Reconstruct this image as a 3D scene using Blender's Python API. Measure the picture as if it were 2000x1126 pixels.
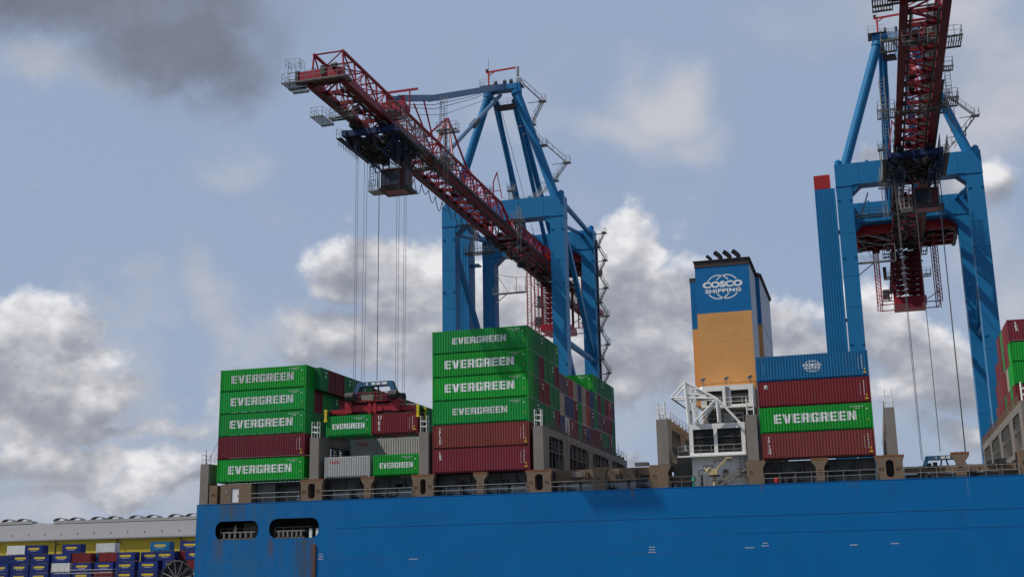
import bpy, bmesh, math, random
from mathutils import Vector, Matrix
random.seed(7)
for o in list(bpy.data.objects): bpy.data.objects.remove(o, do_unlink=True)
scene = bpy.context.scene
COL = scene.collection
R = math.radians

# ------------------------------------------------------------------ camera
CAM = Vector((50.616, -136.035, -11.738)); YAW, PIT, ROLL, F = -0.28757, 0.23380, -0.01753, 2330.0
FW = Vector((math.sin(YAW)*math.cos(PIT), math.cos(YAW)*math.cos(PIT), math.sin(PIT)))
RT0 = Vector((math.cos(YAW), -math.sin(YAW), 0)); UP0 = RT0.cross(FW)
RT = RT0*math.cos(ROLL)+UP0*math.sin(ROLL); UP = -RT0*math.sin(ROLL)+UP0*math.cos(ROLL)
cd = bpy.data.cameras.new('camera'); cam = bpy.data.objects.new('camera', cd); COL.objects.link(cam)
cd.sensor_width = 36; cd.sensor_fit = 'HORIZONTAL'; cd.lens = F*36/2000; cd.clip_start = 1; cd.clip_end = 30000
m = Matrix((RT, UP, -FW)).transposed().to_4x4(); m.translation = CAM; cam.matrix_world = m
scene.camera = cam
def skydir(px, py): return (FW+RT*((px-1000)/F)+UP*((563-py)/F)).normalized()

# ------------------------------------------------------------------ light
SUN = Vector((-0.65, -0.325, 1.0)).normalized()            # towards the sun
sd = bpy.data.lights.new('sun', 'SUN'); sd.energy = 4.0; sd.angle = R(0.53); sd.color = (1.0, 0.95, 0.88)
so = bpy.data.objects.new('sun', sd); COL.objects.link(so); so.location = (-60, -60, 150)
so.rotation_euler = (-SUN).to_track_quat('-Z', 'Y').to_euler()
EL = math.asin(SUN.z); AZ = math.atan2(SUN.x, SUN.y)
scene.view_settings.view_transform = 'Standard'; scene.view_settings.look = 'None'
scene.view_settings.exposure = 0.0; scene.view_settings.gamma = 1.0
try: scene.view_settings.use_curve_mapping = False
except Exception: pass
SKY_STRENGTH = 0.085

# ------------------------------------------------------------------ world: sky + clouds by direction
class NT:
    def __init__(s, tree): s.t = tree; s.n = tree.nodes; s.l = tree.links
    def new(s, typ, **kw):
        n = s.n.new(typ)
        for k, v in kw.items(): setattr(n, k, v)
        return n
    def link(s, a, b): s.l.new(a, b)
    def setin(s, inp, v):
        if isinstance(v, bpy.types.NodeSocket): s.link(v, inp)
        else: inp.default_value = v
    def math(s, op, a, b=0.0, c=None, clamp=False):
        n = s.new('ShaderNodeMath', operation=op, use_clamp=clamp); s.setin(n.inputs[0], a); s.setin(n.inputs[1], b)
        if c is not None: s.setin(n.inputs[2], c)
        return n.outputs[0]
    def vmath(s, op, a, b=(0, 0, 0)):
        n = s.new('ShaderNodeVectorMath', operation=op); s.setin(n.inputs[0], a); s.setin(n.inputs[1], b)
        return n.outputs['Value'] if op in ('DOT_PRODUCT', 'LENGTH', 'DISTANCE') else n.outputs['Vector']
    def noise(s, vec, scale, detail=6, rough=0.55, dist=0.0, dim='3D'):
        n = s.new('ShaderNodeTexNoise', noise_dimensions=dim); s.setin(n.inputs['Vector'], vec)
        n.inputs['Scale'].default_value = scale; n.inputs['Detail'].default_value = detail
        n.inputs['Roughness'].default_value = rough; n.inputs['Distortion'].default_value = dist
        return n.outputs['Fac']
    def ramp(s, v, lo, hi, smooth=True):
        n = s.new('ShaderNodeMapRange', interpolation_type='SMOOTHSTEP' if smooth else 'LINEAR', clamp=True)
        s.setin(n.inputs['Value'], v); s.setin(n.inputs['From Min'], lo); s.setin(n.inputs['From Max'], hi)
        return n.outputs['Result']
    def mix(s, fac, a, b, blend='MIX'):
        n = s.new('ShaderNodeMix', data_type='RGBA', blend_type=blend)
        s.setin(n.inputs[0], fac); s.setin(n.inputs[6], a); s.setin(n.inputs[7], b)
        return n.outputs[2]

W = bpy.data.worlds.new('World'); scene.world = W; W.use_nodes = True
t = NT(W.node_tree); t.n.clear()
wo = t.new('ShaderNodeOutputWorld'); bg = t.new('ShaderNodeBackground'); t.link(bg.outputs[0], wo.inputs[0])
sky = t.new('ShaderNodeTexSky', sky_type='NISHITA'); sky.sun_disc = False
sky.sun_elevation = EL; sky.sun_rotation = AZ; sky.air_density = 1.0; sky.dust_density = 1.6; sky.ozone_density = 1.2
tc = t.new('ShaderNodeTexCoord'); d0 = t.vmath('NORMALIZE', tc.outputs['Generated'])
sx = t.new('ShaderNodeSeparateXYZ'); t.link(d0, sx.inputs[0]); dz = sx.outputs[2]
# even, slightly hazy blue between the clouds
skyc = t.mix(1.0, sky.outputs[0], (0.083, 0.083, 0.083, 1), 'MULTIPLY')
haze = t.ramp(dz, 0.55, -0.02)
clear = t.mix(t.math('MULTIPLY', haze, 0.0), skyc, (0.36, 0.42, 0.53, 1))
clear = t.mix(0.86, clear, (0.338, 0.424, 0.590, 1))
# ragged warp so the cloud edges are not round
def warped(scale, amount, detail, rough):
    wn = t.new('ShaderNodeTexNoise'); t.link(d0, wn.inputs['Vector']); wn.inputs['Scale'].default_value = scale; wn.inputs['Detail'].default_value = detail; wn.inputs['Roughness'].default_value = rough
    sc = t.new('ShaderNodeVectorMath', operation='SCALE'); t.link(t.vmath('SUBTRACT', wn.outputs['Color'], (0.5, 0.5, 0.5)), sc.inputs[0]); sc.inputs['Scale'].default_value = amount
    return t.vmath('ADD', d0, sc.outputs[0])
dsoft = warped(7, 0.16, 8, 0.56); dcris = warped(10, 0.11, 10, 0.60)
# cloud banks as fixed sky directions: (px, py, radius_x, radius_y, strength)
SOFT = [(700, 860, 1100, 110, 0.5), (1700, 800, 700, 120, 0.48), (560, 620, 200, 90, 0.5), (90, 800, 330, 150, 0.6), (420, 560, 80, 100, 0.62), (280, 560, 80, 70, 0.6), (180, 590, 80, 45, 0.55), (1270, 155, 95, 75, 0.62), (1190, 220, 200, 60, 0.42), (1340, 270, 110, 50, 0.42), (460, 300, 85, 55, 0.45), (550, 400, 45, 25, 0.38), (1740, 80, 280, 120, 0.6), (1960, 170, 220, 140, 0.62),
        (600, 690, 160, 80, 0.55), (450, 740, 130, 110, 0.45), (420, 640, 100, 90, 0.4), (240, 600, 130, 60, 0.5), (1960, 560, 130, 150, 0.55), (950, 690, 300, 90, 0.6), (1420, 480, 70, 40, 0.2), (1930, 880, 200, 70, 0.55), (300, 900, 260, 90, 0.5), (90, 95, 130, 40, 0.75), (180, 960, 520, 80, 0.62), (880, 770, 460, 60, 0.55), (1700, 870, 380, 60, 0.5), (180, 860, 300, 60, 0.5), (1100, 640, 160, 110, 0.5), (1600, 790, 200, 60, 0.4)]
CRISP = [(60, 690, 150, 85, 1.0), (195, 750, 85, 65, 0.95), (60, 795, 240, 45, 0.95), (130, 905, 240, 45, 0.85), (15, 880, 60, 40, 0.8), (320, 940, 120, 32, 0.7), (230, 985, 70, 28, 0.7),
         (695, 515, 95, 70, 1.0), (840, 560, 160, 85, 1.0), (1000, 590, 160, 110, 1.0), (720, 640, 180, 90, 0.85), (900, 690, 200, 70, 0.8), (1232, 500, 62, 85, 1.0), (1180, 540, 80, 85, 0.95), (1300, 600, 120, 100, 1.0), (1240, 690, 180, 70, 0.95),
         (1540, 660, 75, 65, 0.95), (1600, 720, 140, 55, 0.85), (1720, 645, 105, 80, 1.0), (1810, 700, 120, 75, 0.9), (1690, 305, 65, 32, 0.65), (1890, 350, 100, 55, 0.65), (1215, 885, 60, 40, 0.75), (1900, 820, 130, 45, 0.6), (600, 710, 110, 50, 0.5), (430, 770, 70, 60, 0.6), (20, 745, 130, 65, 0.95), (150, 830, 260, 35, 0.8), (90, 960, 200, 35, 0.6), (1450, 700, 90, 60, 0.6)]
DK = [(110, -35, 320, 80, 1.0), (335, 65, 150, 72, 0.95), (420, 0, 120, 85, 0.8)]
front = t.math('GREATER_THAN', t.vmath('DOT_PRODUCT', d0, tuple(FW)), 0.3)
around = t.ramp(t.vmath('DOT_PRODUCT', d0, tuple(FW)), 0.86, 0.72)
def blobs(lst, vec, shade=False, sharp=0.75):
    acc = sv = sw = None
    for px, py, rx, ry, st in lst:
        c = skydir(px, py); ax = (skydir(px+10, py)-c).normalized()*F/rx; ay = (skydir(px, py-10)-c).normalized()*F/ry
        a = t.math('SUBTRACT', t.vmath('DOT_PRODUCT', vec, tuple(ax)), c.dot(ax)); b = t.math('SUBTRACT', t.vmath('DOT_PRODUCT', vec, tuple(ay)), c.dot(ay))
        q = t.math('MULTIPLY_ADD', b, b, t.math('MULTIPLY', a, a))
        e = t.math('MULTIPLY', t.math('POWER', math.exp(-sharp), q), st)
        acc = e if acc is None else t.math('MAXIMUM', acc, e)
        if shade: sv = t.math('MULTIPLY', e, b) if sv is None else t.math('MULTIPLY_ADD', e, b, sv); sw = e if sw is None else t.math('ADD', sw, e)
    acc = t.math('MULTIPLY', acc, front)
    return (acc, t.math('DIVIDE', sv, t.math('ADD', sw, 0.06))) if shade else acc
flat = t.vmath('MULTIPLY', d0, (1, 1, 1.35))
n1 = t.noise(flat, 6.0, 8, 0.52); fine = t.noise(d0, 26, 5, 0.55)
# thin soft cloud
bs = blobs(SOFT, dsoft)
ds = t.math('ADD', bs, t.math('MULTIPLY', t.math('SUBTRACT', n1, 0.5), 1.5))
ms = t.math('MAXIMUM', t.ramp(ds, 0.10, 0.95), t.math('MULTIPLY', t.ramp(n1, 0.56, 0.76), 0.18))
out = t.mix(t.math('MULTIPLY', ms, 0.85), clear, t.mix(t.ramp(n1, 0.35, 0.65), (0.44, 0.455, 0.50, 1), (0.60, 0.595, 0.62, 1)))
# heaped cloud: billowy noise, lit from the sun's side, grey below
cn = t.noise(flat, 13.0, 10, 0.58); cs1 = t.noise(flat, 13.0, 4, 0.5); cn2 = t.noise(t.vmath('ADD', flat, (-0.010, -0.005, 0.020)), 13.0, 4, 0.5)
bc, vert = blobs(CRISP, dcris, True, 0.9)
bc = t.math('MAXIMUM', bc, t.math('MULTIPLY', t.math('MULTIPLY', t.ramp(n1, 0.50, 0.66), 0.8), around)); vert = t.math('MINIMUM', t.math('MAXIMUM', vert, -1.4), 1.4)
dc = t.math('ADD', bc, t.math('MULTIPLY', t.math('SUBTRACT', cn, 0.5), 1.25))
mc = t.ramp(dc, 0.24, 0.62)
litc = t.math('ADD', t.math('ADD', 0.50, t.math('MULTIPLY', t.math('SUBTRACT', cs1, cn2), 3.0)), t.math('MULTIPLY', vert, 0.48))
litc = t.math('ADD', litc, t.math('MULTIPLY', t.math('SUBTRACT', cn, cs1), 1.6))
litc = t.math('SUBTRACT', litc, t.math('MULTIPLY', t.ramp(dc, 0.7, 1.25), 0.10), clamp=True)
rampn = t.new('ShaderNodeValToRGB'); t.link(litc, rampn.inputs[0]); cr = rampn.color_ramp
cr.elements[0].position = 0.0; cr.elements[0].color = (0.265, 0.28, 0.325, 1); cr.elements[1].position = 1.0; cr.elements[1].color = (0.87, 0.86, 0.87, 1)
for p_, c_ in ((0.35, (0.37, 0.385, 0.43, 1)), (0.65, (0.58, 0.575, 0.60, 1))): e_ = cr.elements.new(p_); e_.color = c_
out = t.mix(t.math('MULTIPLY', mc, 0.9), out, rampn.outputs[0])
# the dark cloud overhead
dk = blobs(DK, dsoft)
dmask = t.ramp(t.math('ADD', dk, t.math('MULTIPLY', t.math('SUBTRACT', n1, 0.5), 0.5)), 0.06, 0.85)
dcol = t.mix(t.ramp(t.math('ADD', cn, t.math('MULTIPLY', fine, 0.3)), 0.40, 0.95), (0.155, 0.170, 0.220, 1), (0.205, 0.224, 0.285, 1))
out = t.mix(t.math('MULTIPLY', dmask, 0.95), out, dcol)
# below the horizon: plain grey
out = t.mix(t.ramp(dz, 0.0, -0.03), out, (0.2, 0.22, 0.25, 1))
t.link(out, bg.inputs[0]); bg.inputs[1].default_value = 1.0

# ------------------------------------------------------------------ materials
def material(name, base=None, rough=0.5, metal=0.0, var=0.18, scale=1.2, streak=0.0, dirt=(0.09, 0.075, 0.06), dirt_amt=0.0, dirt_scale=0.6, bump=0.0, bscale=30, spec=0.22, extra=None):
    m = bpy.data.materials.new(name); m.use_nodes = True; k = NT(m.node_tree); b = k.n['Principled BSDF']
    if base is None:
        oi = k.new('ShaderNodeObjectInfo'); col = oi.outputs['Color']; rnd = oi.outputs['Random']
    else: col = (*base, 1); rnd = None
    co = k.new('ShaderNodeTexCoord').outputs['Object']
    if rnd is not None:
        ofs = k.new('ShaderNodeCombineXYZ'); k.link(k.math('MULTIPLY', rnd, 97.0), ofs.inputs[0]); k.link(k.math('MULTIPLY', rnd, 41.0), ofs.inputs[1])
        co = k.vmath('ADD', co, ofs.outputs[0])
    n = k.noise(co, scale, 7, 0.62)
    f = k.math('ADD', 1.0-var, k.math('MULTIPLY', n, 2*var))
    if rnd is not None: f = k.math('MULTIPLY', f, k.math('ADD', 0.82, k.math('MULTIPLY', rnd, 0.36)))
    g = k.new('ShaderNodeCombineColor'); [k.link(f, g.inputs[i]) for i in range(3)]
    c = k.mix(1.0, col, g.outputs[0], 'MULTIPLY')
    if streak:
        sv = k.vmath('MULTIPLY', co, (2.6, 2.6, 0.16)); s = k.ramp(k.noise(sv, 1.0, 6, 0.65), 0.52, 0.78)
        c = k.mix(k.math('MULTIPLY', s, streak), c, (*dirt, 1))
    if dirt_amt:
        s = k.ramp(k.noise(co, dirt_scale, 9, 0.68), 0.53, 0.70); c = k.mix(k.math('MULTIPLY', s, dirt_amt), c, (*dirt, 1))
    if extra: c = extra(k, c)
    k.link(c, b.inputs['Base Color']); b.inputs['Metallic'].default_value = metal
    k.link(k.math('ADD', rough-0.08, k.math('MULTIPLY', n, 0.16)), b.inputs['Roughness'])
    b.inputs['Specular IOR Level'].default_value = spec
    if bump:
        bn = k.new('ShaderNodeBump'); bn.inputs['Strength'].default_value = bump; bn.inputs['Distance'].default_value = 0.02
        k.link(k.noise(co, bscale, 4, 0.6), bn.inputs['Height']); k.link(bn.outputs[0], b.inputs['Normal'])
    return m
RUST = (0.16, 0.06, 0.025)
def hull_extra(k, c):
    geo = k.new('ShaderNodeNewGeometry'); s = k.new('ShaderNodeSeparateXYZ'); k.link(geo.outputs['Position'], s.inputs[0])
    x, z = s.outputs[0], s.outputs[2]
    nz = k.noise(k.vmath('MULTIPLY', geo.outputs['Position'], (1.4, 1, 0.18)), 1.0, 7, 0.66)
    # broad fade of the paint along the stern plating, then named rust runs
    fade = k.math('MULTIPLY', k.ramp(x, -8, -26), k.ramp(nz, 0.35, 0.7)); c = k.mix(k.math('MULTIPLY', fade, 0.42), c, (0.06, 0.115, 0.14, 1))
    for x0, w, z0, z1, a, cc in [(-26.4, 1.9, -2.7, -4.9, 0.75, (0.075, 0.082, 0.075)), (-28.4, 0.8, -7.0, -9.6, 0.55, (0.1, 0.07, 0.05)), (-20.9, 0.6, -7.2, -9.4, 0.6, (0.1, 0.07, 0.05)),
                                 (-16.4, 1.6, -7.3, -16, 0.75, (0.07, 0.072, 0.065)), (-15.25, 0.45, -7.9, -16, 0.95, (0.115, 0.052, 0.03)), (24.4, 0.22, -2.7, -3.7, 0.6, RUST), (48.6, 0.7, -2.7, -3.4, 0.45, (0.1, 0.08, 0.05)), (38.8, .2, -2.7, -3.5, .4, RUST), (60.2, .12, -2.7, -5, .25, (0.2, 0.25, 0.3))]:
        dx = k.math('DIVIDE', k.math('ABSOLUTE', k.math('SUBTRACT', x, x0)), w)
        h = k.math('MULTIPLY', k.ramp(dx, 1.15, 0.45), k.math('MULTIPLY', k.ramp(z, z0+0.1, z0-0.05), k.ramp(z, z1-0.5, z1+1.0)))
        h = k.math('MULTIPLY', h, k.ramp(nz, 0.25, 0.62)); c = k.mix(k.math('MULTIPLY', h, a), c, (*cc, 1))
    return c
M = {}
M['paint'] = material('container_paint', None, 0.5, 0, 0.16, 0.5, 0.34, (0.075, 0.05, 0.035), 0.30, 1.0)
M['hull'] = material('hull_blue', (0.0006, 0.125, 0.345), 0.42, 0, 0.13, 0.22, 0.30, (0.012, 0.085, 0.20), 0.22, 0.3, bump=0.35, bscale=0.55, extra=hull_extra)
M['crane_blue'] = material('crane_blue', (0.010, 0.150, 0.335), 0.42, 0, 0.12, 0.35, 0.34, (0.025, 0.085, 0.17), 0.16, 0.7)
M['stay_blue'] = material('stay_blue', (0.085, 0.165, 0.275), 0.45, 0, 0.1, 0.5, 0.1)
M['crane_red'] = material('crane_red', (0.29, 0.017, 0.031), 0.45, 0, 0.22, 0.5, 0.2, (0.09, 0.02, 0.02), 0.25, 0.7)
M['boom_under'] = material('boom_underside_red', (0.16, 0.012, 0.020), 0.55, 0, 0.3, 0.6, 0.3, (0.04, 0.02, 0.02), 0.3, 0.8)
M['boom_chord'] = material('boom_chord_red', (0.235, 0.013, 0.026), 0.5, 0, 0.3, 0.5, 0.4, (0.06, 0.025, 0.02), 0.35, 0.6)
M['red_bright'] = material('red_bright', (0.46, 0.035, 0.03), 0.45, 0, 0.1, 0.6, 0.15)
M['spreader_red'] = material('spreader_red', (0.30, 0.02, 0.03), 0.42, 0, 0.16, 1.2, 0.2, (0.06, 0.02, 0.02), 0.25, 1.5)
M['galv'] = material('galvanised_steel', (0.27, 0.272, 0.262), 0.5, 0.25, 0.15, 2)
def grate_extra(k, c):
    co = k.new('ShaderNodeTexCoord').outputs['Object']; s = k.new('ShaderNodeSeparateXYZ'); k.link(co, s.inputs[0]); f = None
    for a in (s.outputs[0], s.outputs[1]):
        w = k.math('LESS_THAN', k.math('FRACT', k.math('MULTIPLY', a, 0.95)), 0.09); f = w if f is None else k.math('MAXIMUM', f, w)
    return k.mix(k.math('MULTIPLY', f, 0.8), c, (0.03, 0.03, 0.03, 1))
M['grating'] = material('grating_grey', (0.125, 0.13, 0.12), 0.65, 0.2, 0.25, 2, 0.2, (0.08, 0.05, 0.035), extra=grate_extra)
M['dark'] = material('dark_steel', (0.045, 0.042, 0.044), 0.55, 0.1, 0.3, 1.5, 0.2, (0.06, 0.04, 0.03))
M['navy'] = material('trolley_navy', (0.018, 0.035, 0.10), 0.5, 0, 0.2, 1)
M['bridge'] = material('lashing_grey', (0.205, 0.18, 0.155), 0.6, 0, 0.16, 0.5, 0.32, (0.13, 0.085, 0.055), 0.26, 0.8, bump=0.15)
M['deck_brown'] = material('deck_brown', (0.178, 0.125, 0.082), 0.62, 0, 0.18, 0.8, 0.55, (0.23, 0.095, 0.04), 0.5, 1.0, bump=0.2)
M['coaming'] = material('coaming_grey', (0.13, 0.13, 0.122), 0.6, 0, 0.2, 0.5, 0.3, (0.1, 0.06, 0.035), 0.3, 0.9, bump=0.15)
M['pale_blue'] = material('coaming_pale_blue', (0.46, 0.53, 0.56), 0.55, 0, 0.15, 0.6, 0.32, (0.14, 0.09, 0.06), 0.2, 1.0)
M['white'] = material('house_white', (0.72, 0.71, 0.67), 0.45, 0, 0.08, 0.6, 0.22, (0.3, 0.24, 0.16), 0.1, 1.0)
M['white_mark'] = material('white_lettering', (0.72, 0.72, 0.70), 0.5, 0, 0.08, 2, 0.2, (0.3, 0.3, 0.28))
M['letter'] = material('faded_white_lettering', None, 0.55, 0, 0.14, 1.2, 0.45, (0.20, 0.22, 0.18), 0.35, 2.2)
M['yellow_mark'] = material('yellow_marking', (0.62, 0.38, 0.03), 0.5)
M['yellow'] = material('yellow_paint', (0.68, 0.50, 0.03), 0.45, 0, 0.12, 2, 0.2, (0.2, 0.13, 0.03))
M['cream_yellow'] = material('davit_yellow', (0.50, 0.40, 0.20), 0.5, 0, 0.12, 1, 0.3, RUST)
M['orange'] = material('funnel_orange', (0.585, 0.288, 0.095), 0.5, 0, 0.10, 0.35, 0.28, (0.38, 0.17, 0.055), 0.14, 0.5)
M['funnel_blue'] = material('funnel_blue', (0.004, 0.125, 0.315), 0.45, 0, 0.07, 0.4, 0.1, (0.02, 0.07, 0.15))
M['funnel_side'] = material('funnel_side_white', (0.56, 0.57, 0.62), 0.45, 0, 0.08, 0.4, 0.3, (0.2, 0.21, 0.26), 0.2, 0.5)
M['funnel_rim'] = material('funnel_rim', (0.055, 0.042, 0.04), 0.6, 0, 0.2, 1)
M['black'] = material('exhaust_black', (0.012, 0.012, 0.013), 0.6, 0, 0.3, 2)
M['louvre'] = material('louvre_dark', (0.05, 0.053, 0.055), 0.6, 0, 0.2, 2)
M['glass'] = material('cab_glass', (0.025, 0.035, 0.05), 0.08, 0, 0.1, 1, spec=0.8)
M['oocl_red'] = material('red_lettering', (0.5, 0.03, 0.05), 0.5)
M['dark_mark'] = material('dark_lettering', (0.05, 0.04, 0.03), 0.6)
M['seam'] = material('weld_seam', (0.05, 0.14, 0.24), 0.45, 0, 0.4, 0.6)
M['seam_dark'] = material('weld_seam_dark', (0.006, 0.05, 0.15), 0.5, 0, 0.3, 0.6)
M['roof'] = material('warehouse_roof', (0.175, 0.175, 0.18), 0.6, 0, 0.1, 0.08, 0.1, (0.25, 0.25, 0.25))
M['wall_yellow'] = material('warehouse_yellow', (0.46, 0.35, 0.035), 0.6, 0, 0.1, 0.15, 0.12, (0.28, 0.22, 0.06))
M['skylight'] = material('skylight_white', (0.33, 0.325, 0.30), 0.4, 0, 0.1, 0.5)
M['quay'] = material('quay_concrete', (0.20, 0.195, 0.185), 0.8, 0, 0.25, 0.05, 0, (0.08, 0.08, 0.08), 0.4, 0.03, bump=0.2, bscale=2)
M['cab_brown'] = material('cab_brown', (0.075, 0.022, 0.022), 0.5, 0, 0.2, 1)
M['head_blue'] = material('headblock_blue', (0.035, 0.11, 0.19), 0.5, 0, 0.2, 1, 0.3, (0.04, 0.04, 0.05))
M['rope'] = material('steel_rope', (0.13, 0.13, 0.135), 0.5, 0.4, 0.1, 1)
M['green_paint'] = material('machine_green', (0.02, 0.26, 0.16), 0.5)
wm = bpy.data.materials.new('harbour_water'); wm.use_nodes = True; k = NT(wm.node_tree); b = k.n['Principled BSDF']
b.inputs['Base Color'].default_value = (0.025, 0.035, 0.035, 1); b.inputs['Roughness'].default_value = 0.12
bn = k.new('ShaderNodeBump'); bn.inputs['Strength'].default_value = 0.5; bn.inputs['Distance'].default_value = 0.3
k.link(k.noise(k.new('ShaderNodeTexCoord').outputs['Object'], 0.7, 6, 0.6), bn.inputs['Height']); k.link(bn.outputs[0], b.inputs['Normal'])
M['water'] = wm

# ------------------------------------------------------------------ mesh helpers
class MB:
    def __init__(s): s.v = []; s.f = []
    def box(s, x0, x1, y0, y1, z0, z1):
        n = len(s.v); s.v += [(x, y, z) for z in (z0, z1) for y in (y0, y1) for x in (x0, x1)]
        s.f += [tuple(n+i for i in q) for q in ((0, 2, 3, 1), (4, 5, 7, 6), (0, 1, 5, 4), (2, 6, 7, 3), (0, 4, 6, 2), (1, 3, 7, 5))]; return s
    def tube(s, p, q, r, n=6, r2=None, caps=True):
        p, q = Vector(p), Vector(q); d = (q-p).normalized(); r2 = r if r2 is None else r2
        a = d.orthogonal().normalized(); b = d.cross(a); k = len(s.v)
        for c, rr in ((p, r), (q, r2)):
            for i in range(n):
                t_ = 2*math.pi*(i+0.5)/n; s.v.append(tuple(c+a*math.cos(t_)*rr+b*math.sin(t_)*rr))
        for i in range(n): j = (i+1) % n; s.f.append((k+i, k+j, k+n+j, k+n+i))
        if caps: s.f.append(tuple(k+i for i in reversed(range(n)))); s.f.append(tuple(k+n+i for i in range(n)))
        return s
    def beam(s, p, q, w, h, up=(0, 0, 1)):
        p, q = Vector(p), Vector(q); d = (q-p).normalized(); u = Vector(up)
        if abs(d.dot(u)) > 0.98: u = Vector((0, 1, 0))
        a = d.cross(u).normalized()*w/2; b = a.cross(d).normalized()*h/2; k = len(s.v)
        for c in (p, q):
            for e in (-a-b, a-b, a+b, -a+b): s.v.append(tuple(c+e))
        s.f += [tuple(k+i for i in g) for g in ((3, 2, 1, 0), (4, 5, 6, 7), (0, 1, 5, 4), (1, 2, 6, 5), (2, 3, 7, 6), (3, 0, 4, 7))]; return s
    def path(s, pts, r, n=8):
        for a, b in zip(pts[:-1], pts[1:]): s.tube(a, b, r, n)
        return s
    def poly(s, pts):
        k = len(s.v); s.v += [tuple(p) for p in pts]; s.f.append(tuple(range(k, k+len(pts)))); return s
    def prism(s, pts, y0, y1):          # pts in (x, z), counter-clockwise seen from -y
        k = len(s.v); n = len(pts)
        s.v += [(x, y0, z) for x, z in pts]+[(x, y1, z) for x, z in pts]
        s.f.append(tuple(range(k, k+n))); s.f.append(tuple(reversed(range(k+n, k+2*n))))
        for i in range(n): j = (i+1) % n; s.f.append((k+j, k+i, k+n+i, k+n+j))
        return s
    def plate(s, outer, holes, y0, y1):  # plate with holes, thickness along y
        bm = bmesh.new(); loops = []
        for lp in [outer]+holes:
            vs = [bm.verts.new((x, 0, z)) for x, z in lp]; loops.append(lp)
            for i in range(len(vs)): bm.edges.new((vs[i], vs[(i+1) % len(vs)]))
        bmesh.ops.triangle_fill(bm, edges=bm.edges[:], use_beauty=True); bm.verts.index_update()
        pts = [(v.co.x, v.co.z) for v in bm.verts]; fs = [[v.index for v in f.verts] for f in bm.faces]; bm.free()
        k = len(s.v); n = len(pts); s.v += [(x, y0, z) for x, z in pts]+[(x, y1, z) for x, z in pts]
        for f in fs:
            a, b_, c = (Vector((pts[i][0], 0, pts[i][1])) for i in f)
            f = f if (b_-a).cross(c-a).y < 0 else f[::-1]
            s.f.append(tuple(k+i for i in f)); s.f.append(tuple(k+n+i for i in reversed(f)))
        for lp in loops:
            q = len(s.v); s.v += [(x, y0, z) for x, z in lp]+[(x, y1, z) for x, z in lp]; c = len(lp)
            for i in range(c): j = (i+1) % c; s.f.append((q+i, q+j, q+c+j, q+c+i))
        return s
    def rail(s, pts, h=1.1, step=1.4, r=0.03, closed=False):
        r *= 0.8
        pts = [Vector(p) for p in pts]
        if closed: pts = pts+[pts[0]]
        for a, b in zip(pts[:-1], pts[1:]):
            L = (b-a).length; n = max(1, round(L/step))
            for z in (h, h*0.52): s.tube(a+Vector((0, 0, z)), b+Vector((0, 0, z)), r, 4, caps=False)
            for i in range(n+1): c = a.lerp(b, i/n); s.tube(c, c+Vector((0, 0, h)), r, 4, caps=False)
        return s
    def ladder(s, p, q, w, side, r=0.04, step=0.4):
        p, q, sd_ = Vector(p), Vector(q), Vector(side).normalized()*w/2
        s.tube(p-sd_, q-sd_, r, 4); s.tube(p+sd_, q+sd_, r, 4); n = max(1, int((q-p).length/step))
        for i in range(1, n): c = p.lerp(q, i/n); s.tube(c-sd_, c+sd_, r*0.8, 4)
        return s
    def mesh(s, name, off=(0, 0, 0)):
        me = bpy.data.meshes.new(name); ox, oy, oz = off
        me.from_pydata([(x-ox, y-oy, z-oz) for x, y, z in s.v], [], s.f); me.validate(); return me
    def fix(s, me):
        bm = bmesh.new(); bm.from_mesh(me); bmesh.ops.recalc_face_normals(bm, faces=bm.faces[:]); bm.to_mesh(me); bm.free(); return me
    def build(s, name, mat, parent=None, off=None, kind=None, label=None):
        if off is None: off = OFF.get(parent.name if parent else None, (0, 0, 0))
        me = s.fix(s.mesh(name, off)); me.materials.append(M[mat] if isinstance(mat, str) else mat)
        return link(name, me, parent, kind, label)
OFF = {}
def link(name, data, parent=None, kind=None, label=None):
    o = bpy.data.objects.new(name, data); COL.objects.link(o)
    if parent: o.parent = parent; OFF[o.name] = OFF.get(parent.name, (0, 0, 0))
    if kind: o['kind'] = kind
    if label: o['label'] = label
    return o
def thing(name, label, cat, loc=(0, 0, 0), group=None, off=None):
    o = bpy.data.objects.new(name, None); COL.objects.link(o); o.location = loc; o.empty_display_size = 0.5
    o['label'] = label; o['category'] = cat
    if group: o['group'] = group
    OFF[o.name] = loc if off is None else off
    return o
def holder(name, parent):            # a part that groups sub-parts
    o = link(name, None, parent); o.empty_display_size = 0.3; return o
def tag(o, label, cat, group=None):
    o['label'] = label; o['category'] = cat
    if group: o['group'] = group
    return o
def copy_tree(o, parent=None):
    c = o.copy(); COL.objects.link(c); c.parent = parent
    for ch in list(o.children): copy_tree(ch, c)
    return c
def rrect(x0, x1, z0, z1, r, n=5):
    pts = []
    for cx, cz, a0 in ((x1-r, z0+r, -90), (x1-r, z1-r, 0), (x0+r, z1-r, 90), (x0+r, z0+r, 180)):
        for i in range(n+1): a = R(a0+90*i/n); pts.append((cx+r*math.cos(a), cz+r*math.sin(a)))
    return pts

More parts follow.
